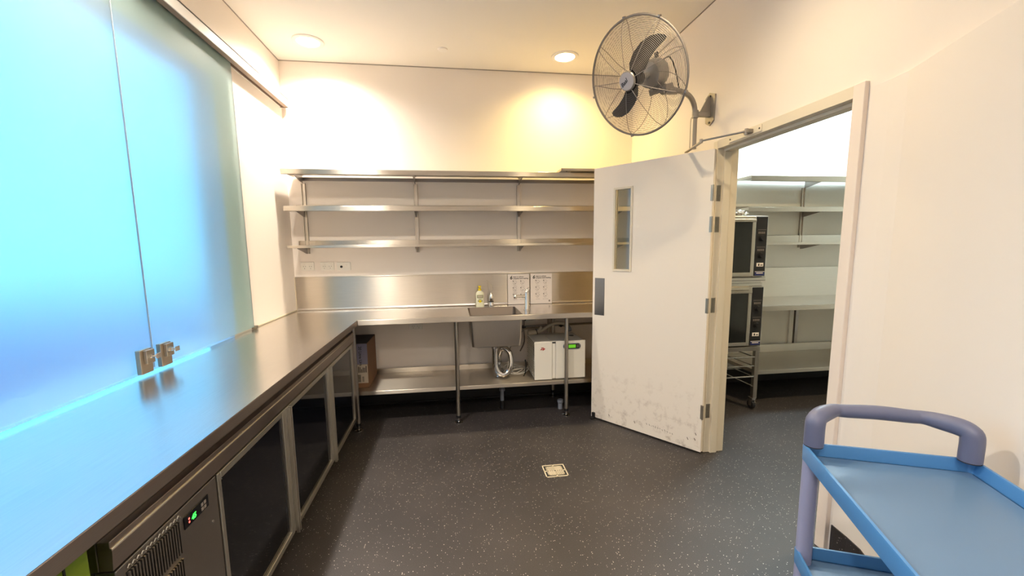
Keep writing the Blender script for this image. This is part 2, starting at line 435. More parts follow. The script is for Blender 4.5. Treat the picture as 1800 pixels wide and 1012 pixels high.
downlight(-1.02, 1.75, 'lit round white downlight above the left bench, outside the photo', 240)
downlight(.97, 1.8, 'lit round yellowish downlight above the doorway side, outside the photo', 68, (1, .78, .48))
downlight(-.90, -.6, 'lit round white downlight behind the camera at left', 190)
downlight(.35, -.6, 'lit round white downlight behind the camera at right', 110)
def added_panel_light(x, y, label, energy):
    t = thing('added_ceiling_panel', label, 'ceiling light', (x, y, HC))
    bm = BM(); box(bm, x-.6, x+.6, y-.16, y+.16, HC-.04, HC, .006)
    obj('housing', bm, 'trimwhite', t)
    bm = BM(); box(bm, x-.57, x+.57, y-.13, y+.13, HC-.045, HC-.041)
    obj('diffuser', bm, 'lamp_cool', t)
    ld = bpy.data.lights.new('added_panel_lamp', 'AREA'); ld.energy = energy; ld.shape = 'RECTANGLE'; ld.size = 1.1; ld.size_y = .24; ld.color = (.72, .92, 1)
    lo = bpy.data.objects.new('added_panel_lamp', ld); C.objects.link(lo); lo.parent = t; lo.location = (0, 0, -.05)
added_panel_light(3.5, 3.70, 'added long cool ceiling light standing in for daylight in the next room, unseen', 44)  # added lamp, stands in for cool daylight on the upper wall
downlight(3.0, 2.0, 'added warm round downlight for the lower part of the next room, outside the photo', 170, (1, .72, .37))  # added unseen lamp to warm the shelves and bench in there
bm = BM(); lathe(bm, (-.022, 3.583, HC-.012), [(.028, 0), (.038, .004), (.040, .012)], 24)
solo('ceiling_sensor', bm, 'trimwhite', 'small flush white disc on the ceiling between the two downlights', 'sensor', smooth=40)

# ------------------------------------------------------------------ frosted sliding glass + rail
gx0, gx1 = -1.353, -1.343
panels = [('window_1', -.05+.99, 2.064, 'left frosted glass sliding panel glowing blue, with the outer lock'),
          ('window_2', 2.068, 3.045, 'right frosted glass sliding panel, its right edge over the cream wall'),
          ('window_3', -.16, .936, 'frosted glass sliding panel beside the camera, outside the photo')]
for nme, y0, y1, lab in panels:
    bm = BM(); box(bm, gx0, gx1, y0, y1, .918, 2.62, .0012, 1)
    o = obj(nme, bm, 'frost'); tag(o, lab, 'glass panel', kind='structure')
    bm = BM(); box(bm, gx0+.0005, gx1-.0005, y1+.0002, y1+.0022, .918, 2.60); obj('edge_seal', bm, 'pvc', o)
t = thing('sliding_rail', 'long pale metal rail carrying the frosted glass panels, ending near the back corner', 'rail', (L, 1.8, 2.6))
bm = BM()
box(bm, -1.302, -1.296, -.5, 3.885, 2.603, 2.665)       # fascia
box(bm, L, -1.296, -.5, 3.885, 2.658, 2.665)
box(bm, L, L+.006, -.5, 3.885, 2.603, 2.665)
obj('pelmet', bm, 'trimwhite', t)
bm = BM(); box(bm, -1.338, -1.303, -.5, 3.884, 2.606, 2.655); box(bm, L+.007, -1.358, -.5, 3.884, 2.606, 2.655)
obj('channel', bm, 'railbrown', t)
bm = BM(); box(bm, L, -1.296, 3.885, 3.889, 2.601, 2.667)
obj('end_cap', bm, 'railbrown', t)
bm = BM(); box(bm, -1.362, -1.330, 3.048, 3.075, .902, .926, .002)
solo('glass_stop', bm, 'bronze', 'small metal stop on the bench at the right foot of the frosted glass', 'stop')
def lock(y0, label, dark):
    t = thing('glass_lock', label, 'lock', (-1.33, y0+.035, .905), group='locks clamped on the frosted glass')
    bm = BM(); box(bm, gx1+.0005, gx1+.020, y0, y0+.072, .9125, 1.018, .002)
    obj('lock_body', bm, 'bronze', t)
    bm = BM(); box(bm, gx1+.020, gx1+.034, y0+.018, y0+.068, .955, 1.014, .002)
    obj('lock_case', bm, 'bronze', t)
    bm = BM(); cyl(bm, (gx1+.034, y0+.046, .984), .009, .006, 'x', 16); cyl(bm, (gx1+.040, y0+.046, .984), .0035, .014, 'x', 8)
    box(bm, gx1+.050, gx1+.053, y0+.046, y0+.078, .972, .994, .001)
    obj('key', bm, 'chrome', t)
lock(1.955, 'left metal lock clamped on the foot of the left frosted panel', 0)
lock(2.085, 'right metal lock clamped on the foot of the right frosted panel', 1)

# ------------------------------------------------------------------ stainless bench
B = -.724; F = 3.296; ZT = .9; ZF = .857
bench = thing('steel_bench', 'L-shaped brushed stainless steel bench along the left and back walls', 'bench', (.2, 3.6, 0))
SX0, SX1, SY0, SY1 = .13, .555, 3.315, 3.765
bm = BM()
xs = [L+.003, B, SX0, SX1, RX-.012]; ys = [-.7, F, SY0, SY1, D-.014]
V = {}
def vt(i, j, z): 
    k = (i, j, z)
    if k not in V: V[k] = bm.verts.new((xs[i], ys[j], z))
    return V[k]
cells = [(i, j) for i in range(4) for j in range(4) if not (j == 0 and i > 0) and not (i == 2 and j == 2)]
for i, j in cells:
    bm.faces.new((vt(i, j, ZT), vt(i+1, j, ZT), vt(i+1, j+1, ZT), vt(i, j+1, ZT)))
obj('benchtop', bm, 'steel', bench)
bm = BM()
box(bm, B-.014, B, -.7, F+.0, ZF, ZT-.0008, .003)
obj('bench_edge', bm, 'fascia', bench, label='dark brushed front edge of the left run')
bm = BM()
box(bm, B, RX-.012, F, F+.014, ZF, ZT-.0008, .003)
obj('bench_edge', bm, 'steel_x', bench, label='brushed front edge of the back run')
bm = BM()
box(bm, L+.003, B-.02, -.7, D-.02, ZF+.004, ZT-.012)
for a, b_, c, d in [(B-.02, SX0-.02, F+.02, D-.02), (SX1+.02, RX-.02, F+.02, D-.02)]: box(bm, a, b_, c, d, ZF+.006, ZT-.012)
obj('underframe', bm, 'steel_dark', bench)
bm = BM()
box(bm, L+.002, RX-.012, D-.013, D-.001, ZT-.003, 1.197)
box(bm, L+.002, RX-.012, D-.020, D-.001, 1.190, 1.199, .002)
obj('splashback', bm, 'steel_x', bench)
bm = BM(); extr(bm, [(D-.033, ZT), (D-.013, ZT), (D-.013, ZT+.02), (D-.017, ZT+.007), (D-.024, ZT+.002)], 'x', L+.003, RX-.012)
obj('cove', bm, 'steel', bench)
bm = BM(); box(bm, L, L+.004, 3.10, D-.014, .902, .911); box(bm, L, L+.006, D-.018, D-.012, .90, 1.195)
obj('sealant', bm, 'silicone', bench)
# undershelf
bm = BM(); box(bm, -.93, RX-.012, 3.40, 3.90, .268, .300, .003); box(bm, -.93, RX-.012, 3.885, 3.90, .300, .345, .002)
obj('undershelf', bm, 'steel_shelf', bench)
def leg(x, y, top, mt='steel_leg'):
    bm = BM(); cyl(bm, (x, y, .055), .0165, top-.055, 'z', 18)
    lg = obj('leg', bm, mt, bench, smooth=40)
    bm = BM(); cyl(bm, (x, y, .04), .019, .02, 'z', 16); obj('collar', bm, 'black', lg, smooth=40)
    bm = BM(); cyl(bm, (x, y, .008), .008, .034, 'z', 12); lathe(bm, (x, y, 0), [(.036, 0), (.036, .004), (.02, .008), (.008, .012)], 18)
    obj('foot', bm, 'chrome', lg, smooth=40)
for x in (.020, .937): leg(x, 3.380, ZF+.002)
leg(-.772, 3.352, ZF+.002, 'steel_dark'); leg(1.62, 3.38, ZF+.002)
for x in (.020, .937): leg(x, 3.86, ZF+.002)
# sink bowl (inner + outer skins)
bm = BM()
def ringpts(ins, z, r=.04, n=5):
    x0, x1, y0, y1 = SX0+ins, SX1-ins, SY0+ins, SY1-ins; p = []
    for cx, cy, a0 in ((x1-r, y1-r, 0), (x0+r, y1-r, 90), (x0+r, y0+r, 180), (x1-r, y0+r, 270)):
        for k in range(n):
            a = math.radians(a0+90*k/(n-1)); p.append((cx+r*math.cos(a), cy+r*math.sin(a), z))
    return p
prof = [(-.004, ZT+.001, .012), (0.0, ZT-.002, .02), (.012, .70, .022), (.022, .645, .025), (.05, .634, .03), (.16, .628, .02)]
rings = [[bm.verts.new(q) for q in ringpts(i, z, r)] for i, z, r in prof]
for A, Bq in zip(rings, rings[1:]):
    n = len(A)
    for k in range(n): bm.faces.new((A[k], A[(k+1) % n], Bq[(k+1) % n], Bq[k]))
bm.faces.new(rings[-1])
prof2 = [(-.002, ZT-.004, .02), (.008, .70, .022), (.014, .640, .026), (.045, .628, .03), (.16, .622, .02)]
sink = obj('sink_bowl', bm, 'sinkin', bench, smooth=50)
bm = BM()
rings = [[bm.verts.new(q) for q in ringpts(i, z, r)] for i, z, r in prof2]
for A, Bq in zip(rings, rings[1:]):
    n = len(A)
    for k in range(n): bm.faces.new((A[k], A[(k+1) % n], Bq[(k+1) % n], Bq[k]))
bm.faces.new(rings[-1])
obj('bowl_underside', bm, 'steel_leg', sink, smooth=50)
bm = BM(); cyl(bm, (.345, 3.54, .600), .035, .026, 'z', 20); obj('drain_outlet', bm, 'steel_dark', sink, smooth=40)

# ------------------------------------------------------------------ back wall shelves (three separate units on shared posts)
def shelf(z, y0, lab, xl, xr, yw, upst, lip, group, posts):
    t = thing('wall_shelf', lab, 'shelf', ((xl+xr)/2, yw-.15, z-.05), group=group)
    bm = BM()
    box(bm, xl, xr, y0, yw-.012, z-.004, z, .001, 1)
    box(bm, xl, xr, y0, y0+.004, z-lip, z-.002, .001, 1)
    box(bm, xl, xr, y0, y0+.018, z-lip, z-lip+.003, .001, 1)
    box(bm, xl, xl+.003, y0, yw-.012, z-.022, z-.002)
    box(bm, xr-.003, xr, y0, yw-.012, z-.022, z-.002)
    obj('shelf_plate', bm, 'steel_shelf', t)
    if upst:
        bm = BM(); box(bm, xl, xr, yw-.016, yw-.012, z, z+upst, .001, 1); obj('upstand', bm, 'steel_shelf', t)
    for x in posts:
        bm = BM(); extr(bm, [(yw-.02, z-.0045), (yw-.02, z-.070), (yw-.05, z-.068), (y0+.03, z-.026), (y0+.022, z-.0045)], 'x', x-.0025, x+.0025)
        box(bm, x-.013, x+.013, y0+.025, yw-.02, z-.0075, z-.0045)
        obj('bracket', bm, 'steel_dark', t)
    return t
PX = (-1.24, -.30, .627, 1.54)
g1 = 'steel shelves over the sink bench'
s1 = shelf(2.068, 3.625, 'top long steel shelf on the back wall, just under eye line of the downlights', -1.309, RX-.012, D, 0, .040, g1, PX)
s2 = shelf(1.782, 3.625, 'middle long steel shelf on the back wall', -1.309, RX-.012, D, .034, .040, g1, PX)
s3 = shelf(1.470, 3.640, 'lowest long steel shelf on the back wall, above the three sockets', -1.309, RX-.012, D, .042, .022, g1, PX)
s1['label'] = 'top one of the three long steel shelves over the sink bench'
bm = BM(); box(bm, -1.27, RX-.02, D-.012, D-.001, 2.020, 2.050, .002); obj('wall_rail', bm, 'steel_dark', s1)
for i, x in enumerate(PX):
    bm = BM()
    box(bm, x-.016, x-.012, D-.020, D, 1.40, 1.998); box(bm, x+.012, x+.016, D-.020, D, 1.40, 1.998); box(bm, x-.016, x+.016, D-.004, D, 1.40, 1.998)
    for k in range(11): box(bm, x-.004, x+.004, D-.0055, D-.003, 1.44+k*.05, 1.465+k*.05)
    solo('shelf_post', bm, 'steel_leg', ['upright shelf channel nearest the left wall', 'second upright shelf channel from the left wall, over the bench', 'third upright shelf channel, above the soap bottle and posters', 'upright shelf channel hidden behind the open door'][i], 'shelf post', group='upright channels of the back wall shelving')
# tray lying on the top shelf
t = thing('steel_tray', 'steel tray overhanging the right end of the top back shelf', 'tray', (1.2, 3.65, 2.069))
bm = BM()
box(bm, .932, 1.42, 3.545, 3.90, 2.0695, 2.0725)
box(bm, .932, 1.42, 3.545, 3.549, 2.0725, 2.088); box(bm, .932, .936, 3.545, 3.90, 2.0725, 2.088); box(bm, 1.416, 1.42, 3.545, 3.9, 2.0725, 2.088); box(bm, .932, 1.42, 3.896, 3.9, 2.0725, 2.088)
obj('tray_pan', bm, 'steel_shelf', t)
bm = BM(); cyl(bm, (.985, 3.575, 2.0665), .006, .003, 'z', 12); obj('hole', bm, 'black', t)
bm = BM(); box(bm, 1.03, 1.40, 3.60, 3.604, 2.0655, 2.0693); obj('slot', bm, 'black', t)

# ------------------------------------------------------------------ sockets
def socket(x0, x1, z0, z1, y, lab, double=True, dark=False):
    t = thing('power_outlet', lab, 'socket', ((x0+x1)/2, y, z0), group='wall sockets')
    bm = BM(); box(bm, x0, x1, y-.010, y-.0005, z0, z1, .003); obj('plate', bm, 'white', t)
    w = x1-x0; h = z1-z0
    if dark:
        bm = BM(); cyl(bm, (x0+w*.33, y-.0125, z0+h*.45), .011, .003, 'y', 16); obj('jack', bm, 'black', t)
        bm = BM(); box(bm, x0+w*.60, x0+w*.74, y-.0125, y-.010, z0+h*.55, z0+h*.72, .001, 1); obj('rocker_switch', bm, 'white', t)
        return
    for f in (.28, .72):
        cx = x0+w*f
        for dx in (-.008, .008):
            bm = BM(); box(bm, cx+dx-.0012, cx+dx+.0012, y-.0106, y-.0099, z0+h*.44, z0+h*.56); obj('pin_slot', bm, 'ink', t)
        bm = BM(); box(bm, cx-.0012, cx+.0012, y-.0106, y-.0099, z0+h*.20, z0+h*.32); obj('pin_slot', bm, 'ink', t)
        bm = BM(); box(bm, cx-.009, cx+.009, y-.0135, y-.0101, z0+h*.66, z0+h*.84, .001, 1); obj('rocker_switch', bm, 'white', t)
socket(-1.308, -1.196, 1.252, 1.327, D, 'leftmost double socket on the back wall above the splashback')
socket(-1.145, -1.030, 1.252, 1.325, D, 'middle double socket of the three above the splashback')
socket(-1.007, -.890, 1.250, 1.322, D, 'right wall plate with one dark round jack above the splashback', dark=True)
socket(-.40, -.285, .69, .76, D, 'socket on the wall under the sink bench')
socket(.640, .755, .715, .79, D, 'square outlet plate under the bench right of the sink', dark=True)

# ------------------------------------------------------------------ posters
def poster(x0, x1, z0, z1, y, lab):
    t = thing('hand_washing_poster', lab, 'poster', ((x0+x1)/2, y, z0), group='hand washing posters')
    bm = BM(); box(bm, x0, x1, y-.0012, y, z0, z1); obj('sheet', bm, 'paper', t)
    Y = y-.0016; mt = lambda x, z: basis((x, Y, z), (1, 0, 0), (0, 0, 1))
    w = x1-x0; h = z1-z0
    text('numeral', '6', .045, 'ink', t, mt(x0+w*.10, z0+h*.835), bold=.0012, shear=.15)
    text('heading', 'steps to achieve', .0155, 'ink', t, mt(x0+w*.24, z0+h*.895), bold=.0004, ext=.0002)
    text('heading', 'complete hand washing', .0155, 'ink', t, mt(x0+w*.24, z0+h*.840), bold=.0004, ext=.0002)
    caps = [('wet hands', 'apply soap'), ('Rub hands', 'Rub well'), ('rinse hands', 'dry your hands')]
    for r in range(3):
        for c in range(2):
            cx = x0+w*(.34+.36*c); cz = z0+h*(.715-.222*r)
            bm = BM()
            a0 = random.uniform(0, .8)
            tube(bm, [(cx+.019*math.cos(a0+k*.35), Y, cz+.019*math.sin(a0+k*.35)) for k in range(15)], .0009, 4)
            tube(bm, smoothpath([(cx-.010, Y, cz+.006), (cx-.003, Y, cz-.003), (cx+.006, Y, cz-.004), (cx+.012, Y, cz+.003)], 3), .0011, 4)
            tube(bm, smoothpath([(cx-.008, Y, cz-.010), (cx, Y, cz-.008), (cx+.010, Y, cz-.009)], 3), .0009, 4)
            obj('pictogram', bm, 'inkgrey', t)
            bm = BM(); cyl(bm, (cx-.018, Y-.0004, cz+.017), .0045, .0006, 'y', 12); obj('step_dot', bm, 'ink', t)
            text('caption', caps[r][c], .0085, 'inkgrey', t, mt(cx, z0+h*(.59-.222*r)), align='CENTER', ext=.0002)
    bm = BM(); box(bm, x1-w*.15, x1-w*.08, Y-.0003, Y, z0+h*.06, z0+h*.12); obj('emblem', bm, 'inkgrey', t)
poster(.513, .714, .903, 1.186, D-.034, 'left hand washing poster headed 6, partly behind the tap')
poster(.728, .934, .903, 1.189, D-.034, 'right hand washing poster headed 6, clear of the tap')

# ------------------------------------------------------------------ tap, bottles
tx, ty = .630, 3.545
t = thing('mixer_tap', 'chrome pillar mixer tap right of the sink with its spout turned left', 'tap', (tx, ty, ZT))
bm = BM(); lathe(bm, (tx, ty, ZT), [(.028, 0), (.028, .004), (.0215, .007), (.0205, .012), (.0205, .150), (.019, .153)], 24); obj('body', bm, 'chrome', t, smooth=40)
bm = BM(); tube(bm, [(tx-.012, ty-.002, ZT+.118), (tx-.095, ty-.020, ZT+.122)], [.013, .0115], 16)
obj('spout', bm, 'chrome', t, smooth=40)
bm = BM(); lathe(bm, (tx-.103, ty-.022, ZT+.103), [(.012, 0), (.015, .003), (.0165, .016), (.0155, .028), (.008, .034)], 18); obj('aerator', bm, 'chrome', t, smooth=50)
bm = BM(); tube(bm, [(tx-.004, ty, ZT+.153), (tx+.002, ty, ZT+.163), (tx+.024, ty, ZT+.192)], [.019, .0185, .010], 16); obj('lever', bm, 'chrome', t, smooth=50)
bm = BM(); cyl(bm, (tx-.006, ty-.019, ZT+.150), .004, .004, 'y', 10); obj('indicator', bm, 'black', t)

bx, by = .246, 3.835
t = thing('soap_bottle', 'cream hand soap bottle with yellow pump cap behind the sink', 'bottle', (bx, by, ZT))
bm = BM()
def ell(rx, ry, z, n=24, p=2.6):
    o = []
    for k in range(n):
        a = 2*PI*k/n; c_, s_ = math.cos(a), math.sin(a)
        o.append(bm.verts.new((bx+rx*math.copysign(abs(c_)**(2/p), c_), by+ry*math.copysign(abs(s_)**(2/p), s_), ZT+z)))
    return o
pf = [(.036, .020, 0), (.039, .022, .004), (.039, .022, .045), (.036, .020, .075), (.038, .022, .100), (.039, .022, .116), (.034, .020, .130), (.020, .016, .142), (.013, .013, .148)]
R = [ell(*q) for q in pf]
for A, Bq in zip(R, R[1:]):
    for k in range(24): bm.faces.new((A[k], A[(k+1) % 24], Bq[(k+1) % 24], Bq[k]))
bm.faces.new(R[0][::-1]); bm.faces.new(R[-1])
obj('bottle_body', bm, 'bottle', t, smooth=50)
bm = BM(); lathe(bm, (bx, by, ZT+.148), [(.0145, 0), (.0145, .016), (.008, .019), (.007, .028), (.013, .030), (.014, .040), (.009, .044)], 18); cyl(bm, (bx, by-.004, ZT+.184), .005, -.030, 'y', 10)
obj('pump_cap', bm, 'yellow', t, smooth=40)
bm = BM(); box(bm, bx-.028, bx+.028, by-.0245, by-.0215, ZT+.082, ZT+.110, .0008, 1); lab_ = obj('label', bm, 'sage', t)
bm = BM(); box(bm, bx-.022, bx+.022, by-.0252, by-.0246, ZT+.089, ZT+.104); obj('label_band', bm, 'label', lab_)
bm = BM(); box(bm, bx-.014, bx+.014, by-.0225, by-.0200, ZT+.069, ZT+.0725); obj('print_line', bm, 'ink', t)
bm = BM(); lathe(bm, (bx, by-.0235, ZT+.052), [(.013, 0), (.013, .002)], 14, 'y'); obj('fruit_print', bm, 'yellow', t)
for s in (-1, 1):
    bm = BM(); lathe(bm, (bx+s*.015, by-.0232, ZT+.054), [(.007, 0), (.007, .002)], 10, 'y'); obj('leaf_print', bm, 'sage', t)

cx_, cy_ = .348, 3.82
t = thing('soap_dispenser', 'dark chrome dispenser with looped clear nozzle beside the soap bottle', 'dispenser', (cx_, cy_, ZT))
bm = BM(); lathe(bm, (cx_, cy_, ZT), [(.023, 0), (.023, .04), (.0215, .043), (.0215, .048), (.023, .051), (.024, .085), (.021, .105), (.012, .116), (.009, .126), (.005, .128)], 22); obj('dispenser_body', bm, 'chrome', t, smooth=40)
bm = BM(); lathe(bm, (cx_, cy_, ZT+.0425), [(.0236, 0), (.0236, .006)], 22); obj('band', bm, 'black', t, smooth=40)
bm = BM(); tube(bm, smoothpath([(cx_, cy_, ZT+.127), (cx_+.012, cy_, ZT+.160), (cx_+.006, cy_, ZT+.190), (cx_-.020, cy_, ZT+.222), (cx_-.040, cy_, ZT+.240)], 5), .004, 8)
tube(bm, smoothpath([(cx_-.006, cy_, ZT+.12), (cx_-.022, cy_, ZT+.15), (cx_-.026, cy_, ZT+.18), (cx_-.034, cy_, ZT+.22)], 5), .003, 8)
obj('nozzle', bm, 'clearp', t, smooth=60)

# ------------------------------------------------------------------ plumbing below the sink
t = thing('sink_trap', 'shiny chrome looped waste trap under the sink', 'trap', (.40, 3.54, .3))
bm = BM()
tube(bm, smoothpath([(.345, 3.54, .598), (.345, 3.54, .55), (.345, 3.535, .47), (.350, 3.53, .41), (.375, 3.525, .365), (.415, 3.52, .345), (.455, 3.525, .365), (.478, 3.53, .42), (.482, 3.54, .48), (.470, 3.55, .53), (.435, 3.57, .562), (.405, 3.59, .550), (.390, 3.61, .50), (.385, 3.63, .44)], 5), .0265, 16)
obj('trap_pipe', bm, 'chrome', t, smooth=60)
for p, d in (((.345, 3.54, .575), (0, 0, 1)), ((.386, 3.628, .435), (0, .1, -1))):
    bm = BM(); cyl(bm, p, .031, .022, d, 12); obj('nut', bm, 'chrome', t, smooth=30)
bm = BM(); tube(bm, [(.385, 3.63, .44), (.384, 3.635, .3005)], .019, 14); lathe(bm, (.384, 3.635, .3005), [(.036, 0), (.034, .005), (.02, .008)], 18); obj('tail_pipe', bm, 'chrome', t, smooth=40)
t = thing('floor_waste_pipe', 'grey plastic pipe stub hanging under the bottom shelf below the trap', 'pipe', (.413, 3.62, .05))
bm = BM(); cyl(bm, (.413, 3.62, .06), .0165, .208, 'z', 16); obj('pipe', bm, 'pvc', t, smooth=40)
bm = BM(); cyl(bm, (.413, 3.62, .165), .026, .022, 'z', 12); obj('union_nut', bm, 'pvc', t, smooth=30)
bm = BM(); cyl(bm, (.413, 3.62, 0.0), .021, .075, 'z', 16); obj('floor_socket', bm, 'cove', t, smooth=40)
bm = BM(); lathe(bm, (.925, 3.53, 0), [(.021, 0), (.021, .055), (.027, .060), (.027, .082), (.021, .083), (.021, .062)], 20)
solo('pipe_riser', bm, 'pvc', 'short open grey pipe riser on the floor beside the right bench leg', 'pipe', smooth=40)
# wall pipes behind the machine
t = thing('wall_pipework', 'thin water pipes and valves on the wall right of the sink', 'pipework', (.8, 3.9, .6))
bm = BM(); tube(bm, [(.60, 3.895, .685), (1.68, 3.895, .70)], .010, 10); obj('dark_pipe', bm, 'zinc', t, smooth=40)
bm = BM(); tube(bm, [(.60, 3.895, .665), (.875, 3.895, .668)], .008, 10); obj('lower_pipe', bm, 'pipe', t, smooth=40)
bm = BM(); tube(bm, [(.905, 3.895, .855), (.905, 3.895, .62)], .017, 12); obj('riser', bm, 'pipe', t, smooth=40)
for x in (.635, .665):
    bm = BM(); tube(bm, [(x, 3.895, .855), (x, 3.895, .66)], .005, 8); obj('flexible_hose', bm, 'zinc', t, smooth=40)
for x in (.655, .888, 1.02):
    bm = BM(); cyl(bm, (x, 3.875, .684), .013, .04, 'y', 10); box(bm, x-.022, x+.022, 3.868, 3.876, .680, .690); obj('valve', bm, 'black', t)
bm = BM(); tube(bm, smoothpath([(.655, 3.88, .665), (.66, 3.86, .60), (.645, 3.80, .55), (.60, 3.74, .49)], 5), .006, 8); obj('drain_hose', bm, 'zinc', t, smooth=60)
t = thing('waste_hose', 'beige waste pipe arching over the top of the white chiller', 'pipe', (.8, 3.72, .7))
bm = BM(); tube(bm, smoothpath([(.665, 3.70, .668), (.70, 3.70, .669), (.745, 3.70, .673)], 4), .024, 14); obj('pipe_socket', bm, 'pipe', t, smooth=40)
bm = BM(); tube(bm, smoothpath([(.745, 3.70, .674), (.80, 3.71, .685), (.87, 3.72, .722), (.94, 3.73, .742), (1.02, 3.74, .73)], 5), .016, 12); obj('arched_pipe', bm, 'pipe', t, smooth=60)
bm = BM(); tube(bm, [(.755, 3.70, .676), (.792, 3.70, .716)], .014, 12); obj('branch', bm, 'pipe', t, smooth=40)
bm = BM(); cyl(bm, (.742, 3.70, .672), .0255, .008, (1, 0, .35), 16); obj('seal_ring', bm, 'black', t, smooth=40)
bm = BM(); tube(bm, smoothpath([(1.02, 3.74, .73), (1.05, 3.72, .70), (1.06, 3.70, .668)], 5), .017, 12); cyl(bm, (1.022, 3.74, .724), .024, .014, (1, 0, -.6), 14); obj('down_pipe', bm, 'pvc', t, smooth=60)

# ------------------------------------------------------------------ white chiller unit
mx0, mx1, my0, my1, mz0, mz1 = .672, 1.118, 3.425, 3.80, .3015, .640
t = thing('water_chiller', 'white boxy chiller with green display on the shelf under the sink bench', 'chiller', ((mx0+mx1)/2, 3.6, mz0))
bm = BM(); box(bm, mx0+.006, mx1-.004, my0+.022, my1, mz0+.006, mz1-.008, .004); obj('casing', bm, 'white', t)
bm = BM(); box(bm, mx0, .826, my0, my0+.020, mz0+.006, mz1-.006, .004); obj('front_panel', bm, 'whitem', t)
bm = BM(); box(bm, .8575, mx1, my0, my0+.020, mz0+.010, mz1-.002, .004); obj('front_panel', bm, 'whitem', t)
bm = BM(); box(bm, .828, .8555, my0+.006, my0+.020, mz0+.012, mz1-.020, .002); obj('centre_strip', bm, 'whitem', t)
bm = BM(); box(bm, .828, .8555, my0+.004, my0+.014, mz1-.018, mz1-.006); obj('catch', bm, 'black', t)
bm = BM(); box(bm, mx0+.01, .81, my0+.005, my1-.08, mz1-.008, mz1-.002, .002); obj('top_flap', bm, 'white', t)
bm = BM(); box(bm, .815, .92, my0+.005, my1-.08, mz1-.008, mz1-.003, .002); obj('top_flap', bm, 'white', t)
bm = BM(); cyl(bm, (1.06, 3.66, mz1-.009), .022, .003, 'z', 18); obj('top_port', bm, 'black', t)
bm = BM()
for i in range(15):
    for j in range(13):
        z = mz0+.025+i*.0205; y = my0+.035+j*.026+(.013 if i % 2 else 0)
        if y < my1-.03: box(bm, mx0+.002, mx0+.0065, y, y+.016, z, z+.010)
g = obj('side_grille', bm, 'pipe', t, kind='stuff')
bm = BM(); box(bm, mx0+.0005, mx0+.005, my0+.024, my0+.034, mz0+.04, mz0+.10); box(bm, mx0+.0005, mx0+.005, my0+.024, my0+.034, mz1-.09, mz1-.04); obj('hinge_pin', bm, 'black', t)
# display
def pill(bm, xc, zc, hw, hh, y0, y1, n=10):
    p = [(xc+hw-hh+hh*math.cos(a), zc+hh*math.sin(a)) for a in [-PI/2+PI*k/n for k in range(n+1)]] + [(xc-hw+hh+hh*math.cos(a), zc+hh*math.sin(a)) for a in [PI/2+PI*k/n for k in range(n+1)]]
    extr(bm, p, 'y', y0, y1)
bm = BM(); pill(bm, .998, .592, .078, .0255, my0-.004, my0); dp = obj('control_panel', bm, 'pvc', t)
bm = BM(); pill(bm, .998, .592, .072, .0205, my0-.005, my0-.004); obj('bezel', bm, 'black', dp)
bm = BM(); box(bm, .968, 1.030, my0-.0065, my0-.005, .578, .606); obj('green_screen', bm, 'lcd', dp)
bm = BM()
for k in range(4): box(bm, 1.040+(k % 2)*.014, 1.050+(k % 2)*.014, my0-.0065, my0-.005, .582+(k//2)*.013, .590+(k//2)*.013, .0008, 1)
obj('buttons', bm, 'inkgrey', dp)
text('red_logo', 'Zip', .028, 'red', t, basis((.722, my0-.0008, .570), (1, 0, 0), (0, 0, 1)), shear=.4, bold=.0012)
# cable coil
t = thing('cable_coil', 'loosely looped white cable on the shelf left of the chiller', 'cable', (.60, 3.62, .3015))
bm = BM()
for k in range(5):
    cx, cy = .545+random.uniform(-.02, .02), 3.70+random.uniform(-.03, .03); rx = .085+random.uniform(-.02, .02); ry = .10+random.uniform(-.02, .02)
    tube(bm, [(cx+rx*math.cos(a), cy+ry*math.sin(a), .3065+k*.007+.012*(1+math.sin(a*2+k))) for a in [2*PI*i/20 for i in range(20)]], .004, 6, closed=True)
obj('loops', bm, 'white', t, smooth=60)
bm = BM(); tube(bm, smoothpath([(.53, 3.70, .33), (.50, 3.74, .42), (.52, 3.80, .52), (.60, 3.86, .60), (.655, 3.885, .655)], 5), .004, 6); obj('lead', bm, 'zinc', t, smooth=60)
bm = BM(); tube(bm, smoothpath([(.60, 3.56, .31), (.625, 3.60, .34), (.635, 3.66, .42), (.64, 3.72, .40)], 5), .0045, 6); obj('lead', bm, 'black', t, smooth=60)

# ------------------------------------------------------------------ cardboard box
cx0, cx1, cy0, cy1, cz0, cz1 = -.905, -.704, 3.50, 3.87, .3015, .672
t = thing('cardboard_box', 'cardboard box standing on end on the bottom shelf next to the fridge', 'box', (-.8, 3.68, cz0))
bm = BM(); box(bm, cx0, cx1, cy0, cy1, cz0, cz1, .002, 1); obj('carton', bm, 'card', t)
bm = BM(); box(bm, cx0+.001, cx1-.001, cy0+.001, cy1-.001, cz1, cz1+.002); obj('top_flap', bm, 'cardtop', t)
bm = BM(); box(bm, cx0+.001, cx1-.001, cy0-.0012, cy0, .500, cz1-.001); obj('printed_end', bm, 'lilac', t, label='lilac printed end with black text')
bm = BM(); box(bm, cx0+.001, cx1-.004, cy0-.0012, cy0, .342, .498); sh_ = obj('shipping_label', bm, 'label', t)
text('box_text', '20 Litre Urn', .032, 'ink', t, basis((-.772, cy0-.0016, .650), (0, 0, -1), (1, 0, 0)), bold=.0006)
bm = BM()
zz = .352
for k in range(16):
    h = random.choice([.0012, .002, .003]); box(bm, -.795, -.765, cy0-.0018, cy0-.0012, zz, zz+h); zz += h+.0016
for k in range(5): box(bm, -.755, -.740, cy0-.0018, cy0-.0012, .355+k*.009, .359+k*.009)
for k in range(7): box(bm, -.795+k*.012, -.789+k*.012, cy0-.0018, cy0-.0012, .43, .43+random.uniform(.02, .06))
obj('barcode', bm, 'ink', sh_)

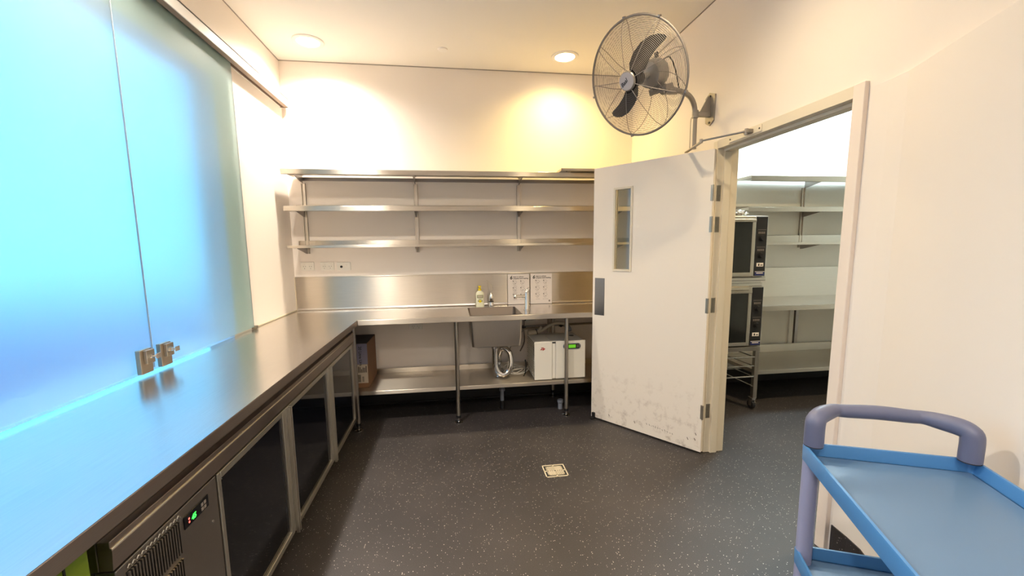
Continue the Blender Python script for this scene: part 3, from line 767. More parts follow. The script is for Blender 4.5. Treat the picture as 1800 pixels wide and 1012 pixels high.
# ------------------------------------------------------------------ under-bench fridge
FX = -.760; fy0, fy1 = .968, 3.308
t = thing('undercounter_fridge', 'long three-door glass fronted fridge under the left bench', 'fridge', (-1.05, 2.1, 0))
bm = BM(); box(bm, L+.05, FX-.045, fy0+.002, fy1-.002, .11, .735); box(bm, L+.05, FX-.03, fy0, fy1, .735, .822, .002)
obj('cabinet', bm, 'steel_dark', t)
bm = BM(); box(bm, FX-.028, FX-.002, fy0, fy1, .787, .806, .0015)
extr(bm, [(FX-.028, .7365), (FX-.002, .7365), (FX+.001, .785), (FX-.002, .790), (FX-.028, .790)], 'y', fy0, fy1)
obj('top_fascia', bm, 'fascia', t)
bm = BM(); tube(bm, [(FX-.001, fy0, .788), (FX-.001, fy1, .788)], .0022, 6); obj('bright_edge', bm, 'alu', t)
# compressor panel
bm = BM(); box(bm, FX-.043, FX-.002, fy0+.004, 1.378, .115, .730, .002); cp = obj('compressor_panel', bm, 'steel_dark', t)
bm = BM()
for zr0, zr1 in ((.613, .707), (.47, .595), (.33, .455)):
    box(bm, FX-.002, FX-.0012, 1.000, 1.188, zr0, zr1)
obj('vent_backing', bm, 'black', cp)
for zr0, zr1 in ((.613, .705), (.47, .595), (.33, .455)):
    for k in range(19):
        y = 1.002+k*.0100
        bm = BM(); box(bm, FX-.0012, FX+.0035, y, y+.0048, zr0, zr1); obj('vent_slat', bm, 'steel_dark', cp)
bm = BM()
for k in range(13):
    y = 1.002+k*.0148
    tube(bm, smoothpath([(FX+.001, y, .716), (FX+.002, y+.004, .722), (FX+.001, y+.010, .717), (FX+.002, y+.013, .711)], 3), .0016, 5)
obj('embossed_wave', bm, 'alu', cp)
bm = BM(); box(bm, FX-.002, FX+.0005, 1.208, 1.326, .663, .700, .0008, 1); dpl = obj('display', bm, 'blackglass', cp)
text('digits', '45', .021, 'led', dpl, basis((FX+.0010, 1.240, .671), (0, 1, 0), (0, 0, 1)), shear=.1, bold=.0006)
bm = BM(); box(bm, FX+.0006, FX+.0012, 1.226, 1.231, .682, .687); box(bm, FX+.0006, FX+.0012, 1.226, 1.231, .672, .677); obj('red_light', bm, 'redled', dpl)
bm = BM()
for a in (0, 1):
    for b_ in (0, 1): box(bm, FX+.0006, FX+.0016, 1.287+a*.014, 1.297+a*.014, .668+b_*.014, .678+b_*.014)
obj('buttons', bm, 'inkgrey', dpl)
bm = BM(); cyl(bm, (FX-.002, 1.34, .60), .004, .002, 'x', 10); obj('screw', bm, 'chrome', cp)
# doors
dy = [(1.385, 1.946), (1.952, 2.612), (2.618, 3.240)]
for k, (a, b_) in enumerate(dy):
    z0, z1 = .128, .730
    dr_ = BM()
    wl = .020 if k == 0 else .036; wr = .034 if k < 2 else .024
    box(dr_, FX-.042, FX, a, a+wl, z0, z1, .0025); box(dr_, FX-.042, FX, b_-wr, b_, z0, z1, .0025)
    box(dr_, FX-.042, FX, a+wl, b_-wr, z0, z0+.026, .002); box(dr_, FX-.042, FX, a+wl, b_-wr, z1-.024, z1, .002)
    d = obj('door', dr_, 'alu', t)
    bm = BM(); box(bm, FX-.034, FX-.010, a+wl-.001, b_-wr+.001, z0+.025, z1-.023); obj('glass_pane', bm, 'blackglass', d)
    if k: 
        bm = BM(); box(bm, FX, FX+.016, a+.004, a+.010, z0-.012, z1-.004, .0015); box(bm, FX, FX+.016, a+.024, a+.030, z0-.012, z1-.004, .0015); obj('handle', bm, 'alu', d)
    bm = BM(); tube(bm, [(FX-.012, a+wl+.006, z1-.034), (FX-.006, a+wl+.012, z1-.030)], .004, 8); obj('lamp_clip', bm, 'zinc', d)
bm = BM(); box(bm, FX-.042, FX-.002, 3.244, fy1, .115, .733, .002); obj('end_pillar', bm, 'steel_dark', t)
for y in (1.25, 2.22, 2.95):
    bm = BM(); cyl(bm, (FX-.10, y, .040), .038, .028, 'y', 20); cs = obj('caster', bm, 'black', t, smooth=40)
    bm = BM(); box(bm, FX-.125, FX-.075, y-.006, y+.034, .075, .11, .003); cyl(bm, (FX-.10, y-.003, .040), .012, .034, 'y', 10); obj('fork', bm, 'zinc', cs)

# green bin under the bench, left of the fridge
t = thing('green_bin', 'olive green plastic bin under the left bench before the fridge', 'bin', (-1.0, .62, 0))
bm = BM()
x0, x1, y0, y1 = -1.25, -.775, .33, .905
V0 = [bm.verts.new(p) for p in ((x0+.05, y0+.05, 0), (x1-.05, y0+.05, 0), (x1-.05, y1-.05, 0), (x0+.05, y1-.05, 0))]
V1 = [bm.verts.new(p) for p in ((x0, y0, .76), (x1, y0, .76), (x1, y1, .76), (x0, y1, .76))]
bm.faces.new(V0[::-1]); bm.faces.new(V1)
for k in range(4): bm.faces.new((V0[k], V0[(k+1) % 4], V1[(k+1) % 4], V1[k]))
obj('bin_body', bm, 'green', t)
bm = BM(); box(bm, x0-.01, x1+.012, y0-.01, y1+.012, .761, .853, .004); obj('lid', bm, 'green', t)
bm = BM(); box(bm, x1+.0115, x1+.0145, .60, .606, .765, .850); box(bm, x1+.0115, x1+.0145, .858, .862, .765, .850); obj('seam', bm, 'cove', t)

# ------------------------------------------------------------------ open door leaf
hx, hy = 1.668, 2.556
ux, uy = -.587, .810
W = .912; TH = .034
Md = Matrix(((ux, -uy, 0, hx), (uy, ux, 0, hy), (0, 0, 1, 0), (0, 0, 0, 1)))
# local x = along leaf; local y = (-uy, ux) = (-.81,-.587): towards the camera
t = thing('door_1', 'open cream door with narrow glass panel, swung back by the shelves', 'door', mtx=Md, kind='structure')
a0, a1, b0, b1 = .580, .718, 1.256, 1.862
zb, zt = .012, 2.040
bm = BM()
for q in ((0, a0, zb, zt), (a1, W, zb, zt), (a0, a1, zb, b0), (a0, a1, b1, zt)): box(bm, q[0], q[1], -TH, 0, q[2], q[3])
bmesh.ops.remove_doubles(bm, verts=bm.verts, dist=1e-5)
obj('door_leaf', bm, 'door', t, world=False)
bm = BM()
for ya, yb in ((0, .006), (-TH-.006, -TH)):
    for q in ((a0-.012, a0+.004, b0-.012, b1+.012), (a1-.004, a1+.012, b0-.012, b1+.012), (a0+.004, a1-.004, b0-.012, b0+.004), (a0+.004, a1-.004, b1-.004, b1+.012)):
        box(bm, q[0], q[1], ya, yb, q[2], q[3], .001, 1)
obj('glazing_bead', bm, 'frame', t, world=False)
bm = BM(); box(bm, a0+.001, a1-.001, -TH/2-.003, -TH/2+.003, b0+.001, b1-.001); obj('vision_pane', bm, 'glass', t, world=False)
bm = BM(); box(bm, .800, .892, .0003, .0018, .884, 1.184, .0005, 1); obj('push_plate', bm, 'steel_dark', t, world=False)
for z0 in (1.718, 1.519, .987, .251):
    bm = BM(); cyl(bm, (-.004, .0065, z0), .0062, .100, 'z', 12)
    hg = obj('hinge', bm, 'brasshinge', t, world=False, smooth=40)
    bm = BM(); box(bm, .002, .012, .0003, .0022, z0, z0+.1); obj('hinge_leaf', bm, 'brasshinge', hg, world=False)
bm = BM()
for k in range(13):
    x = .40-.018*k+random.uniform(-.004, .004); z = .090-.0012*k+random.uniform(-.003, .003)
    if k == 12: continue
    x0_ = x; h = random.uniform(.006, .014)
    v = [bm.verts.new((x0_, .0004, z)), bm.verts.new((x0_+.004, .0004, z)), bm.verts.new((x0_+.009, .0004, z+h)), bm.verts.new((x0_+.006, .0004, z+h))]
    bm.faces.new(v)
for x, z in ((.085, .075), (.035, .085), (.030, .125), (.50, .07), (.73, .06)):
    v = [bm.verts.new((x, .0004, z)), bm.verts.new((x+.006, .0004, z)), bm.verts.new((x+.014, .0004, z+.016)), bm.verts.new((x+.009, .0004, z+.017))]
    bm.faces.new(v)
obj('scuff_marks', bm, 'scuff', t, world=False)
bm = BM(); box(bm, .870, .896, .001, .018, .002, .055, .003); box(bm, .872, .894, .010, .045, .001, .018, .003); obj('door_stop', bm, 'black', t, world=False)
# frame-side hinge leaves
for z0 in (1.718, 1.519, .987, .251):
    bm = BM(); box(bm, 1.705, 1.735, DY1-.0018, DY1-.0002, z0, z0+.1)
    hl = obj('hinge_leaf', bm, 'brasshinge', fr)
    bm = BM()
    for k in range(4): cyl(bm, (1.713+.013*(k % 2), DY1-.0030, z0+.015+.023*k), .0028, .0012, 'y', 8)
    obj('screws', bm, 'zinc', hl)
# door closer arm
t = thing('door_closer_arm', 'silver door closer arm and plate fixed on the door frame head', 'door closer', (1.69, 2.3, 2.06))
bm = BM(); box(bm, 1.6945, 1.6995, 2.185, 2.462, 2.052, 2.088, .0015); obj('fixing_plate', bm, 'frame', t)
for y in (2.20, 2.30, 2.447):
    bm = BM(); cyl(bm, (1.6925, y, 2.070), .005, .002, 'x', 10); obj('screw', bm, 'black', t)
bm = BM(); box(bm, 1.660, 1.694, 2.245, 2.285, 2.058, 2.080, .003); cyl(bm, (1.665, 2.265, 2.050), .010, .034, 'z', 14); obj('pivot_shoe', bm, 'zinc', t)
bm = BM(); tube(bm, [(1.665, 2.265, 2.070), (1.525, 2.480, 2.066)], .0055, 10); obj('forearm', bm, 'zinc', t, smooth=40)
bm = BM(); cyl(bm, (1.525, 2.480, 2.054), .010, .022, 'z', 14); obj('elbow', bm, 'zinc', t, smooth=40)
bm = BM()
p0, p1 = Vector((1.522, 2.480, 2.060)), Vector((1.587, 2.755, 2.060)); dv = (p1-p0).normalized(); nn = Vector((-dv.y, dv.x, 0))*.010
vs = [p0-nn, p0+nn, p1+nn, p1-nn]
prism(bm, [(v.x, v.y) for v in vs], 2.0545, 2.0605); obj('main_arm', bm, 'zinc', t)
nb = Vector((.81, .587)); hb = Vector((1.668, 2.556))+Vector((ux, uy))*.08+nb*TH
bm = BM()
c1 = [hb+nb*.003, hb+Vector((ux, uy))*.22+nb*.003, hb+Vector((ux, uy))*.22+nb*.055, hb+nb*.055]
prism(bm, [(c.x, c.y) for c in c1], 1.985, 2.045); obj('closer_body', bm, 'zinc', t)

# ------------------------------------------------------------------ wall fan
Cn = Vector((1.088, 2.45, 2.395)); nf = Vector((-.80025, -.47711, -.36327)).normalized()
e1 = Vector((0, 0, 1)).cross(nf).normalized(); e2 = nf.cross(e1)
Mf = Matrix(((e1.x, e2.x, nf.x, Cn.x), (e1.y, e2.y, nf.y, Cn.y), (e1.z, e2.z, nf.z, Cn.z), (0, 0, 0, 1)))
t = thing('wall_fan', 'large grey wall mounted fan with wire guard and black blades', 'fan', mtx=Mf)
RG = .308
def gz(r): # front guard profile
    return .012+.085*(1-(r/RG)**2)**.75 if r < RG else 0
bm = BM(); nr = 34
for k in range(nr):
    r = .064+(RG-.064)*(k+.5)/nr
    tube(bm, [(r*math.cos(a), r*math.sin(a), gz(r)) for a in [2*PI*i/48 for i in range(48)]], .0009, 4, closed=True)
obj('front_rings', bm, 'fangrey', t, world=False, kind='stuff')
bm = BM(); nr = 22
for k in range(nr):
    r = .08+(RG-.08)*(k+.5)/nr
    tube(bm, [(r*math.cos(a), r*math.sin(a), -.012-.10*(1-(r/RG)**2)**.6) for a in [2*PI*i/40 for i in range(40)]], .0009, 4, closed=True)
obj('rear_rings', bm, 'fangrey', t, world=False, kind='stuff')
for i in range(9):
    a = 2*PI*i/9+.2
    bm = BM(); pts = []
    for k in range(9):
        r = .055+(RG-.055)*k/8
        pts.append((r*math.cos(a), r*math.sin(a), gz(r)+.002))
    tube(bm, pts, .0020, 6); obj('front_spoke', bm, 'fangrey', t, world=False)
    bm = BM(); pts = []
    for k in range(9):
        r = .07+(RG-.07)*k/8; b_ = a+.5*(1-k/8)
        pts.append((r*math.cos(b_), r*math.sin(b_), -.014-.10*(1-(r/RG)**2)**.6))
    tube(bm, pts, .0020, 6); obj('rear_spoke', bm, 'fangrey', t, world=False)
bm = BM(); tube(bm, [((RG+.002)*math.cos(a), (RG+.002)*math.sin(a), 0) for a in [2*PI*i/72 for i in range(72)]], .0065, 8, closed=True)
rim = obj('rim', bm, 'fangrey', t, world=False, smooth=60)
for a in (.9, 1.6, 3.2, 4.4, 5.8):
    bm = BM(); c = Vector(((RG+.008)*math.cos(a), (RG+.008)*math.sin(a), 0)); box(bm, c.x-.006, c.x+.006, c.y-.006, c.y+.006, -.010, .012, .002, 1)
    obj('clip', bm, 'zinc', rim, world=False)
bm = BM(); lathe(bm, (0, 0, .094), [(.050, -.008), (.052, 0), (.049, .006), (.046, .008)], 32)
bd = obj('badge_rim', bm, 'fanpipe', t, world=False, smooth=40)
bm = BM(); lathe(bm, (0, 0, .1022), [(.0455, 0), (.0455, .0006)], 32); obj('badge_plate', bm, 'fanhub', bd, world=False)
ca, sa = math.cos(.55), math.sin(.55)
mt = Mf @ basis((-.032, -.026, .1030), (ca, sa, 0), (-sa, ca, 0))
text('badge_text', 'Baal', .030, 'ink', bd, mt, bold=.0006, shear=.3)
# blades
for s in (1, -1):
    bm = BM()
    le = [(-.012, .020), (-.016, .055), (-.009, .088), (.025, .130), (.079, .166), (.135, .178), (.178, .172), (.206, .156)]
    re = [(.030, .004), (.050, .017), (.071, .034), (.105, .074), (.146, .104), (.182, .122), (.203, .131), (.213, .142)]
    def zb_(x, y): return .018-.22*(x*.819-y*.574)
    R = []
    for (x0, y0), (x1, y1) in zip(le, re):
        row = []
        for f in (0, .33, .67, 1):
            x, y = x0+(x1-x0)*f, y0+(y1-y0)*f
            row.append((bm.verts.new((s*x, s*y, zb_(x, y))), bm.verts.new((s*x, s*y, zb_(x, y)-.003))))
        R.append(row)
    for A, Bq in zip(R, R[1:]):
        for k in range(3):
            bm.faces.new((A[k][0], A[k+1][0], Bq[k+1][0], Bq[k][0])); bm.faces.new((Bq[k][1], Bq[k+1][1], A[k+1][1], A[k][1]))
        for k in (0, 3): bm.faces.new((A[k][0], Bq[k][0], Bq[k][1], A[k][1]))
    for A in (R[0], R[-1]):
        for k in range(3): bm.faces.new((A[k][0], A[k][1], A[k+1][1], A[k+1][0]))
    obj('blade', bm, 'fanblk', t, world=False, smooth=40)
bm = BM(); lathe(bm, (0, 0, 0), [(.036, -.03), (.040, -.02), (.040, .03), (.03, .045), (.01, .05)], 24); obj('blade_hub', bm, 'fanblk', t, world=False, smooth=40)
bm = BM(); lathe(bm, (0, 0, -.26), [(.03, 0), (.062, .012), (.078, .035), (.080, .11), (.070, .135), (.05, .14), (.02, .145), (.018, .24)], 28); mo = obj('motor', bm, 'fanpipe', t, world=False, smooth=40)
bm = BM(); cyl(bm, (.02, .078, -.21), .012, .030, 'y', 12); cyl(bm, (.0, 0, -.275), .014, .02, 'z', 12); obj('oscillation_knob', bm, 'black', mo, world=False)
bm = BM()
box(bm, -.035, .085, -.115, -.078, -.235, -.150, .006)
obj('gearbox', bm, 'fanpipe', mo, world=False)
# arm: from gearbox to the wall pole
gb = Mf @ Vector((.03, -.098, -.20))
pole = Vector((1.605, 2.690, 0))
bm = BM(); path = [tuple(gb), tuple(gb.lerp(Vector((1.49, 2.625, 2.392)), .5)+Vector((0, 0, .006))), (1.47, 2.615, 2.392), (1.545, 2.655, 2.378), (1.590, 2.682, 2.335), (1.605, 2.690, 2.27)]
tube(bm, smoothpath(path, 6), .016, 14); obj('arm', bm, 'fanpipe', t, smooth=60)
bm = BM(); a_ = gb; d_ = (Vector(path[2])-gb).normalized(); tube(bm, [a_+d_*.01, a_+d_*.13], [.032, .020], 14); obj('arm_socket', bm, 'fanpipe', t, smooth=40)
bm = BM(); tube(bm, [(1.605, 2.690, 2.268), (1.606, 2.691, 2.066)], .0135, 14); obj('pole', bm, 'fanpipe', t, smooth=40)
bm = BM(); cyl(bm, (1.605, 2.690, 2.262), .020, .045, 'z', 14); box(bm, 1.612, 1.706, 2.676, 2.704, 2.270, 2.300, .003); obj('pole_clamp', bm, 'fanpipe', t)
bm = BM(); extr(bm, [(2.64, 2.40), (2.70, 2.425), (2.745, 2.40), (2.735, 2.24), (2.69, 2.215), (2.645, 2.24)], 'x', 1.706, 1.7145); wp = obj('wall_plate', bm, 'fanpipe', t)
bm = BM()
for y, z in ((2.69, 2.40), (2.69, 2.235)): cyl(bm, (1.701, y, z), .007, .006, 'x', 10)
obj('bolt', bm, 'black', wp)
bm = BM(); extr(bm, [(1.63, 2.29), (1.706, 2.285), (1.706, 2.40), (1.690, 2.40)], 'y', 2.687, 2.693); obj('gusset', bm, 'fanpipe', t)
bm = BM(); tube(bm, smoothpath([(1.585, 2.680, 2.268), (1.565, 2.668, 2.25), (1.560, 2.664, 2.20), (1.560, 2.664, 2.10), (1.560, 2.664, 2.05)], 5), .0035, 8); obj('cord', bm, 'pipe', t, smooth=60)
bm = BM(); c0 = Mf @ Vector((.02, .06, -.27)); tube(bm, smoothpath([tuple(c0), tuple(c0+Vector((.06, .03, .03))), tuple(c0+Vector((.11, .05, -.03))), tuple(gb+d_*.16)], 6), .004, 8); obj('cord', bm, 'black', t, smooth=60)

# ------------------------------------------------------------------ floor drain
dx0, dy0 = .549, 2.428
t = thing('floor_drain', 'square metal drain grate set in the floor', 'drain', (dx0+.072, dy0+.072, 0))
S = .146
bm = BM(); box(bm, dx0+.003, dx0+S-.003, dy0+.003, dy0+S-.003, .0003, .0012); obj('drain_pit', bm, 'ink', t)
bm = BM(); zt_ = .004
for q in ((0, S, 0, .007), (0, S, S-.007, S), (0, .007, 0, S), (S-.007, S, 0, S)): box(bm, dx0+q[0], dx0+q[1], dy0+q[2], dy0+q[3], .0003, zt_)
i0 = .020
for q in ((i0, S-i0, i0, i0+.006), (i0, S-i0, S-i0-.006, S-i0), (i0, i0+.006, i0, S-i0), (S-i0-.006, S-i0, i0, S-i0)): box(bm, dx0+q[0], dx0+q[1], dy0+q[2], dy0+q[3], .0003, zt_)
mid = S/2
for q in ((mid-.004, mid+.004, 0, i0), (mid-.004, mid+.004, S-i0, S), (0, i0, mid-.004, mid+.004), (S-i0, S, mid-.004, mid+.004)): box(bm, dx0+q[0], dx0+q[1], dy0+q[2], dy0+q[3], .0003, zt_)
fr_ = obj('drain_frame', bm, 'silicone', t)
Lh = (S-2*i0)/2
def dbar(p, q, w=.0026):
    bm = BM(); p = Vector((*p, 0)); q = Vector((*q, 0)); d = (q-p).normalized(); n_ = Vector((-d.y, d.x, 0))*w
    prism(bm, [((a.x), (a.y)) for a in (p-n_, q-n_, q+n_, p+n_)], .0012, zt_); obj('grate_bar', bm, 'silicone', t)
cxm, cym = dx0+mid, dy0+mid
for qx, qy in ((1, 1), (-1, 1), (-1, -1), (1, -1)):
    for s in (.25, .5, .75, 1.0, 1.25, 1.5, 1.75):
        c = s*Lh; a = (min(c, Lh), max(0, c-Lh)); b_ = (max(0, c-Lh), min(c, Lh))
        if qx*qy > 0: dbar((cxm+qx*a[0], cym+qy*a[1]), (cxm+qx*b_[0], cym+qy*b_[1]))
        else: dbar((cxm+qx*a[0], cym+qy*a[1]), (cxm+qx*b_[0], cym+qy*b_[1]))

# ------------------------------------------------------------------ blue trolley
tw = math.radians(-24.2)
wv = Vector((math.cos(tw), math.sin(tw), 0)); lv = Vector((math.sin(tw), -math.cos(tw), 0))   # lv runs back towards the camera
P0 = Vector((1.002, 1.048, 0))
Mt = Matrix(((wv.x, -lv.x, 0, P0.x), (wv.y, -lv.y, 0, P0.y), (0, 0, 1, 0), (0, 0, 0, 1)))
t = thing('utility_trolley', 'blue plastic service trolley with grey violet handles by the right wall', 'trolley', mtx=Mt)
TW, TL = .405, .70
def tray(z, name, lab=None):
    bm = BM(); x0, x1, y0, y1 = 0, TW, -TL, 0; h = .045; th = .006; fl = .004
    def rr(ins, z, r, n=4):
        X0, X1, Y0, Y1 = x0+ins, x1-ins, y0+ins, y1-ins; p = []
        for cx, cy, a0 in ((X1-r, Y1-r, 0), (X0+r, Y1-r, 90), (X0+r, Y0+r, 180), (X1-r, Y0+r, 270)):
            for k in range(n):
                a = math.radians(a0+90*k/(n-1)); p.append(bm.verts.new((cx+r*math.cos(a), cy+r*math.sin(a), z)))
        return p
    seq = [rr(.001, z-h, .019), rr(0, z-.004, .020), rr(.0015, z, .020), rr(.0075, z, .016), rr(.009, z-.004, .015), rr(.011, z-h+.010, .012)]
    for A, Bq in zip(seq, seq[1:]):
        n = len(A)
        for k in range(n): bm.faces.new((A[k], A[(k+1) % n], Bq[(k+1) % n], Bq[k]))
    bm.faces.new(seq[0][::-1])
    a = obj(name, bm, 'blue', t, world=False, smooth=50)
    bm = BM(); box(bm, x0+.0120, x1-.0120, y0+.0120, y1-.0120, z-h+.001, z-h+.010, .0015, 1)
    obj('tray_floor', bm, 'bluein', a, world=False, label='duller grey blue tray floor')
ZS = (.862, .535, .21)
for z in ZS: tray(z, 'tray')
PR = .021
for x, y in ((.022, -.024), (TW-.022, -.024), (.022, -TL+.024), (TW-.022, -TL+.024)):
    bm = BM()
    for z0, z1 in ((ZS[1]-.036, ZS[0]-.0452), (ZS[2]-.036, ZS[1]-.0452), (.11, ZS[2]-.046)): cyl(bm, (x, y, z0), PR, z1-z0, 'z', 20)
    obj('post', bm, 'post', t, world=False, smooth=40)
    bm = BM(); cyl(bm, (x-.012, y, .045), .045, .024, 'x', 20); cs = obj('caster', bm, 'black', t, world=False, smooth=40)
    bm = BM(); box(bm, x-.018, x-.0135, y-.02, y+.02, .03, .105, .002); box(bm, x+.0135, x+.018, y-.02, y+.02, .03, .105, .002); box(bm, x-.018, x+.018, y-.02, y+.02, .092, .109, .002); obj('fork', bm, 'zinc', cs, world=False)
for s, ye in ((1, -.024), (-1, -TL+.024)):
    bm = BM(); zt2 = .930
    # horizontal grip bulging outwards from the posts
    hp = [(.024, 0, .8655), (.024, 0, .885), (.024, 0, .918), (.027, .003, .938), (.042, .018, .948), (.075, .050, .950), (.098, .066, .950), (.125, .070, .949), (TW/2, .073, .951)]
    path = [(x, ye+s*y, z) for x, y, z in hp]+[(TW-x, ye+s*y, z) for x, y, z in hp[-2::-1]]
    pp = smoothpath(path, 5); n = len(pp)
    rad = []
    for k, p in enumerate(pp):
        f = abs(k/(n-1)-.5)*2
        rad.append(.0245 if f > .62 else .0190+.0055*(f/.62)**2+.0012*math.cos(f*14))
    tube(bm, pp, rad, 16); hd = obj('handle', bm, 'violet', t, world=False, smooth=60)
    bm = BM()
    for x in (.024, TW-.024): cyl(bm, (x, ye, .8625), .0236, .003, 'z', 20)
    obj('seam', bm, 'ink', hd, world=False)

# ------------------------------------------------------------------ next room: bench, shelves, ovens
b2 = thing('store_bench', 'stainless steel bench with high splashback seen through the doorway', 'bench', (3.7, 3.6, 0))
xa, xb = 2.660, X2-.02
bm = BM(); box(bm, xa, xb, 3.312, D-.014, .885, .90, .002); obj('benchtop', bm, 'steel', b2)
bm = BM(); box(bm, xa, xb, 3.300, 3.311, .855, .900, .002); obj('bench_edge', bm, 'steel_x', b2)
bm = BM(); box(bm, xa, xb, D-.013, D-.001, .885, 1.197); obj('splashback', bm, 'steel_x', b2)
bm = BM(); box(bm, xa, xb, 3.30, D-.03, .285, .32, .003); box(bm, xa, xb, D-.045, D-.03, .32, .40, .002); obj('undershelf', bm, 'steel_shelf', b2)
for x in (xa+.02, 3.60+.35, xb-.05):
    bm = BM(); cyl(bm, (x, 3.34, .02), .0165, .835, 'z', 16); lg = obj('leg', bm, 'steel_leg', b2, smooth=40)
    bm = BM(); cyl(bm, (x, 3.34, 0), .028, .02, 'z', 16); obj('foot', bm, 'chrome', lg, smooth=40)
bm = BM(); box(bm, 3.555, 3.59, D-.03, D-.001, .32, .885); obj('wall_support', bm, 'steel_dark', b2)
bm = BM(); box(bm, 3.495, 3.54, D-.02, D-.001, .32, .885); obj('conduit', bm, 'wall_cool', b2)
g2 = 'steel shelves in the next room'
P2 = (3.555, 4.5)
shelf(2.066, 3.625, 'top steel shelf of the next room, lit white along its front', 2.745, xb, D, 0, .050, g2, P2)
shelf(1.778, 3.625, 'middle steel shelf of the next room, just above the oven', 2.735, xb, D, .034, .040, g2, P2)
shelf(1.455, 3.640, 'lowest steel shelf of the next room, right of the oven', 2.745, xb, D, .07, .026, g2, P2)
for i, x in enumerate(P2):
    bm = BM(); box(bm, x-.016, x-.012, D-.020, D, 1.40, 1.998); box(bm, x+.012, x+.016, D-.020, D, 1.40, 1.998); box(bm, x-.016, x+.016, D-.004, D, 1.40, 1.998)
    solo('shelf_post', bm, 'steel_leg', ['upright shelf channel seen through the doorway', 'upright shelf channel of the next room hidden by the door frame'][i], 'shelf post')
# ovens
oy0, oy1 = 3.20, 3.84; ox0, ox1 = 1.86, 2.605
def oven(z0, z1, lab, top):
    o = thing('convection_oven', lab, 'oven', ((ox0+ox1)/2, oy0, z0), group='stacked convection ovens')
    bm = BM(); box(bm, ox0, ox1, oy0+.03, oy1, z0, z1, .004); obj('oven_body', bm, 'steel_leg', o)
    bm = BM(); box(bm, ox1-.112, ox1, oy0+.012, oy0+.029, z0+.004, z1-.004, .002); obj('fascia_frame', bm, 'chrome', o)
    bm = BM(); box(bm, ox1-.103, ox1-.006, oy0+.006, oy0+.0115, z0+.010, z1-.010, .001, 1); cp = obj('control_panel', bm, 'black', o)
    # door
    bm = BM(); dx1 = ox1-.118
    box(bm, ox0+.004, ox0+.040, oy0, oy0+.029, z0+.012, z1-.006, .003); box(bm, dx1-.026, dx1, oy0, oy0+.029, z0+.012, z1-.006, .003)
    box(bm, ox0+.040, dx1-.026, oy0, oy0+.029, z1-.030, z1-.006, .002); box(bm, ox0+.040, dx1-.026, oy0, oy0+.029, z0+.012, z0+.040, .002)
    dd = obj('oven_door', bm, 'alu', o)
    bm = BM(); box(bm, ox0+.040, dx1-.026, oy0+.006, oy0+.020, z0+.040, z1-.030); obj('door_glass', bm, 'ovenglass', dd)
    bm = BM(); box(bm, ox0+.02, dx1-.02, oy0-.034, oy0-.022, z1-.055, z1-.030, .004); box(bm, dx1-.045, dx1-.030, oy0-.024, oy0, z1-.050, z1-.036); obj('door_handle', bm, 'steel_leg', dd)
    h = z1-z0; xc = ox1-.055
    for f in (.64, .36):
        zc = z0+h*f
        bm = BM(); cyl(bm, (xc, oy0+.006, zc), .024, -.022, 'y', 20, r2=.019); k = obj('dial', bm, 'black', cp, smooth=40)
        bm = BM(); cyl(bm, (xc, oy0+.0058, zc), .028, -.002, 'y', 20); 
        obj('dial_ring', bm, 'ink', cp)
        bm = BM()
        for j in range(4):
            for q in range(2): box(bm, xc-.032+j*.016, xc-.020+j*.016, oy0+.0052, oy0+.006, zc+.036+q*.009, zc+.041+q*.009)
        obj('scale_marks', bm, 'inkgrey', cp)
        bm = BM(); box(bm, xc-.038, xc+.038, oy0+.0052, oy0+.006, zc+.066, zc+.068); obj('divider_line', bm, 'inkgrey', cp)
    bm = BM(); box(bm, xc-.032, xc+.030, oy0+.0048, oy0+.006, z0+h*.175, z0+h*.235); st = obj('white_sticker', bm, 'paper', cp)
    bm = BM(); box(bm, xc-.018, xc-.006, oy0+.0042, oy0+.0048, z0+h*.185, z0+h*.22); box(bm, xc+.002, xc+.024, oy0+.0042, oy0+.0048, z0+h*.19, z0+h*.205); obj('sticker_print', bm, 'ink', st)
    bm = BM(); box(bm, xc-.044, xc+.044, oy0+.0048, oy0+.006, z0+.014, z0+.048); b_ = obj('blue_strip', bm, 'navy', cp)
    bm = BM(); box(bm, xc-.030, xc+.030, oy0+.0042, oy0+.0048, z0+.030, z0+.037); box(bm, xc-.044, xc+.044, oy0+.0042, oy0+.0048, z0+.044, z0+.048); obj('strip_lettering', bm, 'paper', b_)
    return o
ov1 = oven(1.165, 1.672, 'upper convection oven of the stack behind the doorway', True)
ov2 = oven(.570, 1.088, 'lower convection oven of the stack behind the doorway', False)
t = thing('oven_stand', 'steel oven stand on casters with tray rails below the ovens', 'stand', ((ox0+ox1)/2, 3.5, 0))
bm = BM()
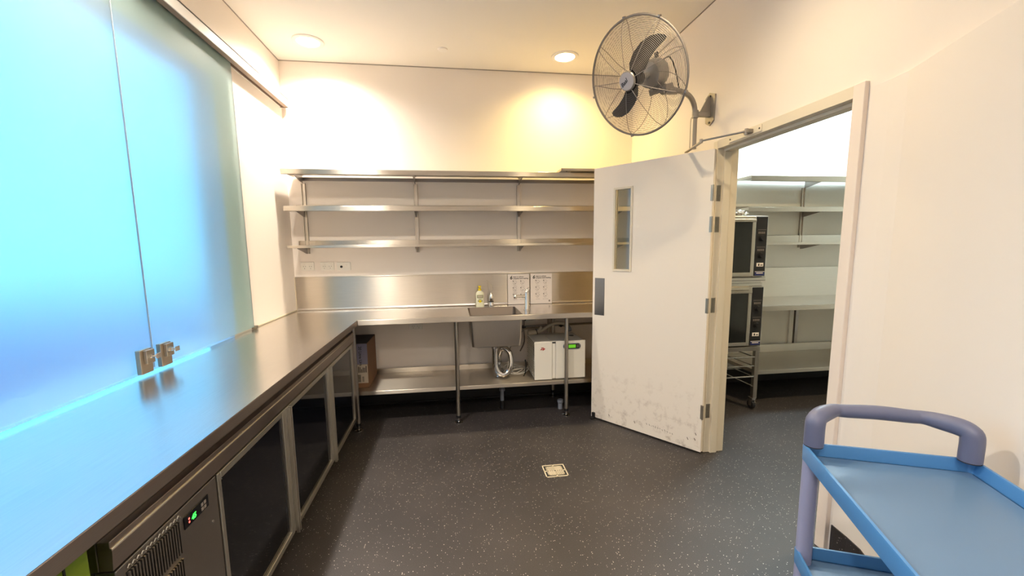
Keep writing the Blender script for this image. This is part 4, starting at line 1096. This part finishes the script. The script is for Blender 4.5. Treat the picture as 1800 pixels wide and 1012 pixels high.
for x in (ox0+.02, ox1-.02):
    for y in (oy0+.03, oy1-.03):
        bm2 = BM(); box(bm2, x-.018, x+.018, y-.018, y+.018, .105, .530, .002); lg = obj('leg', bm2, 'steel_leg', t)
        bm2 = BM(); cyl(bm2, (x-.013, y+.02, .040), .038, .026, 'x', 20); c_ = obj('caster', bm2, 'black', lg, smooth=40)
        bm2 = BM(); box(bm2, x-.018, x+.018, y-.012, y+.045, .082, .104, .003); box(bm2, x-.018, x-.014, y, y+.035, .03, .085); box(bm2, x+.014, x+.018, y, y+.035, .03, .085); 
        obj('caster_fork', bm2, 'chrome', lg)
bm.free()
bm = BM(); box(bm, ox0, ox1, oy0+.005, oy1, .531, .568, .003); obj('top_frame', bm, 'steel_leg', t)
for z in (.475, .395, .30, .215):
    for x in (ox0+.045, ox1-.045):
        bm = BM(); tube(bm, [(x, oy0+.02, z), (x, oy1-.04, z)], .005, 8); obj('tray_rail', bm, 'chrome', t, smooth=40)
    if z in (.475, .30, .395):
        bm = BM(); tube(bm, [(ox0+.04, oy0+.02, z), (ox1-.04, oy0+.02, z)], .007 if z != .395 else .005, 8); obj('cross_rail', bm, 'chrome', t, smooth=40)
bm = BM(); box(bm, ox0+.01, ox1-.01, oy0+.02, oy1-.01, 1.089, 1.115, .003); box(bm, ox0+.03, ox1-.01, oy0+.04, oy1-.03, 1.115, 1.135); box(bm, ox0, ox1, oy0-.004, oy1, 1.136, 1.164, .004)
solo('stacking_tray', bm, 'chrome', 'shiny steel stacking tray between the two ovens', 'tray')
# crumpled foil on the oven
bm = BM(); bmesh.ops.create_icosphere(bm, subdivisions=4, radius=1)
for v in bm.verts:
    h = math.sin(v.co.x*11+v.co.y*7)*.16+math.sin(v.co.y*19-v.co.z*9)*.14+random.uniform(-.10, .10)
    v.co *= 1+h
    v.co.x *= .085; v.co.y *= .06; v.co.z *= .022
mnz = min(v.co.z for v in bm.verts)
for v in bm.verts: v.co += Vector((2.37, 3.30, 1.6725-mnz))
solo('crumpled_foil', bm, 'chrome', 'small crumpled piece of shiny foil on top of the upper oven', 'foil')
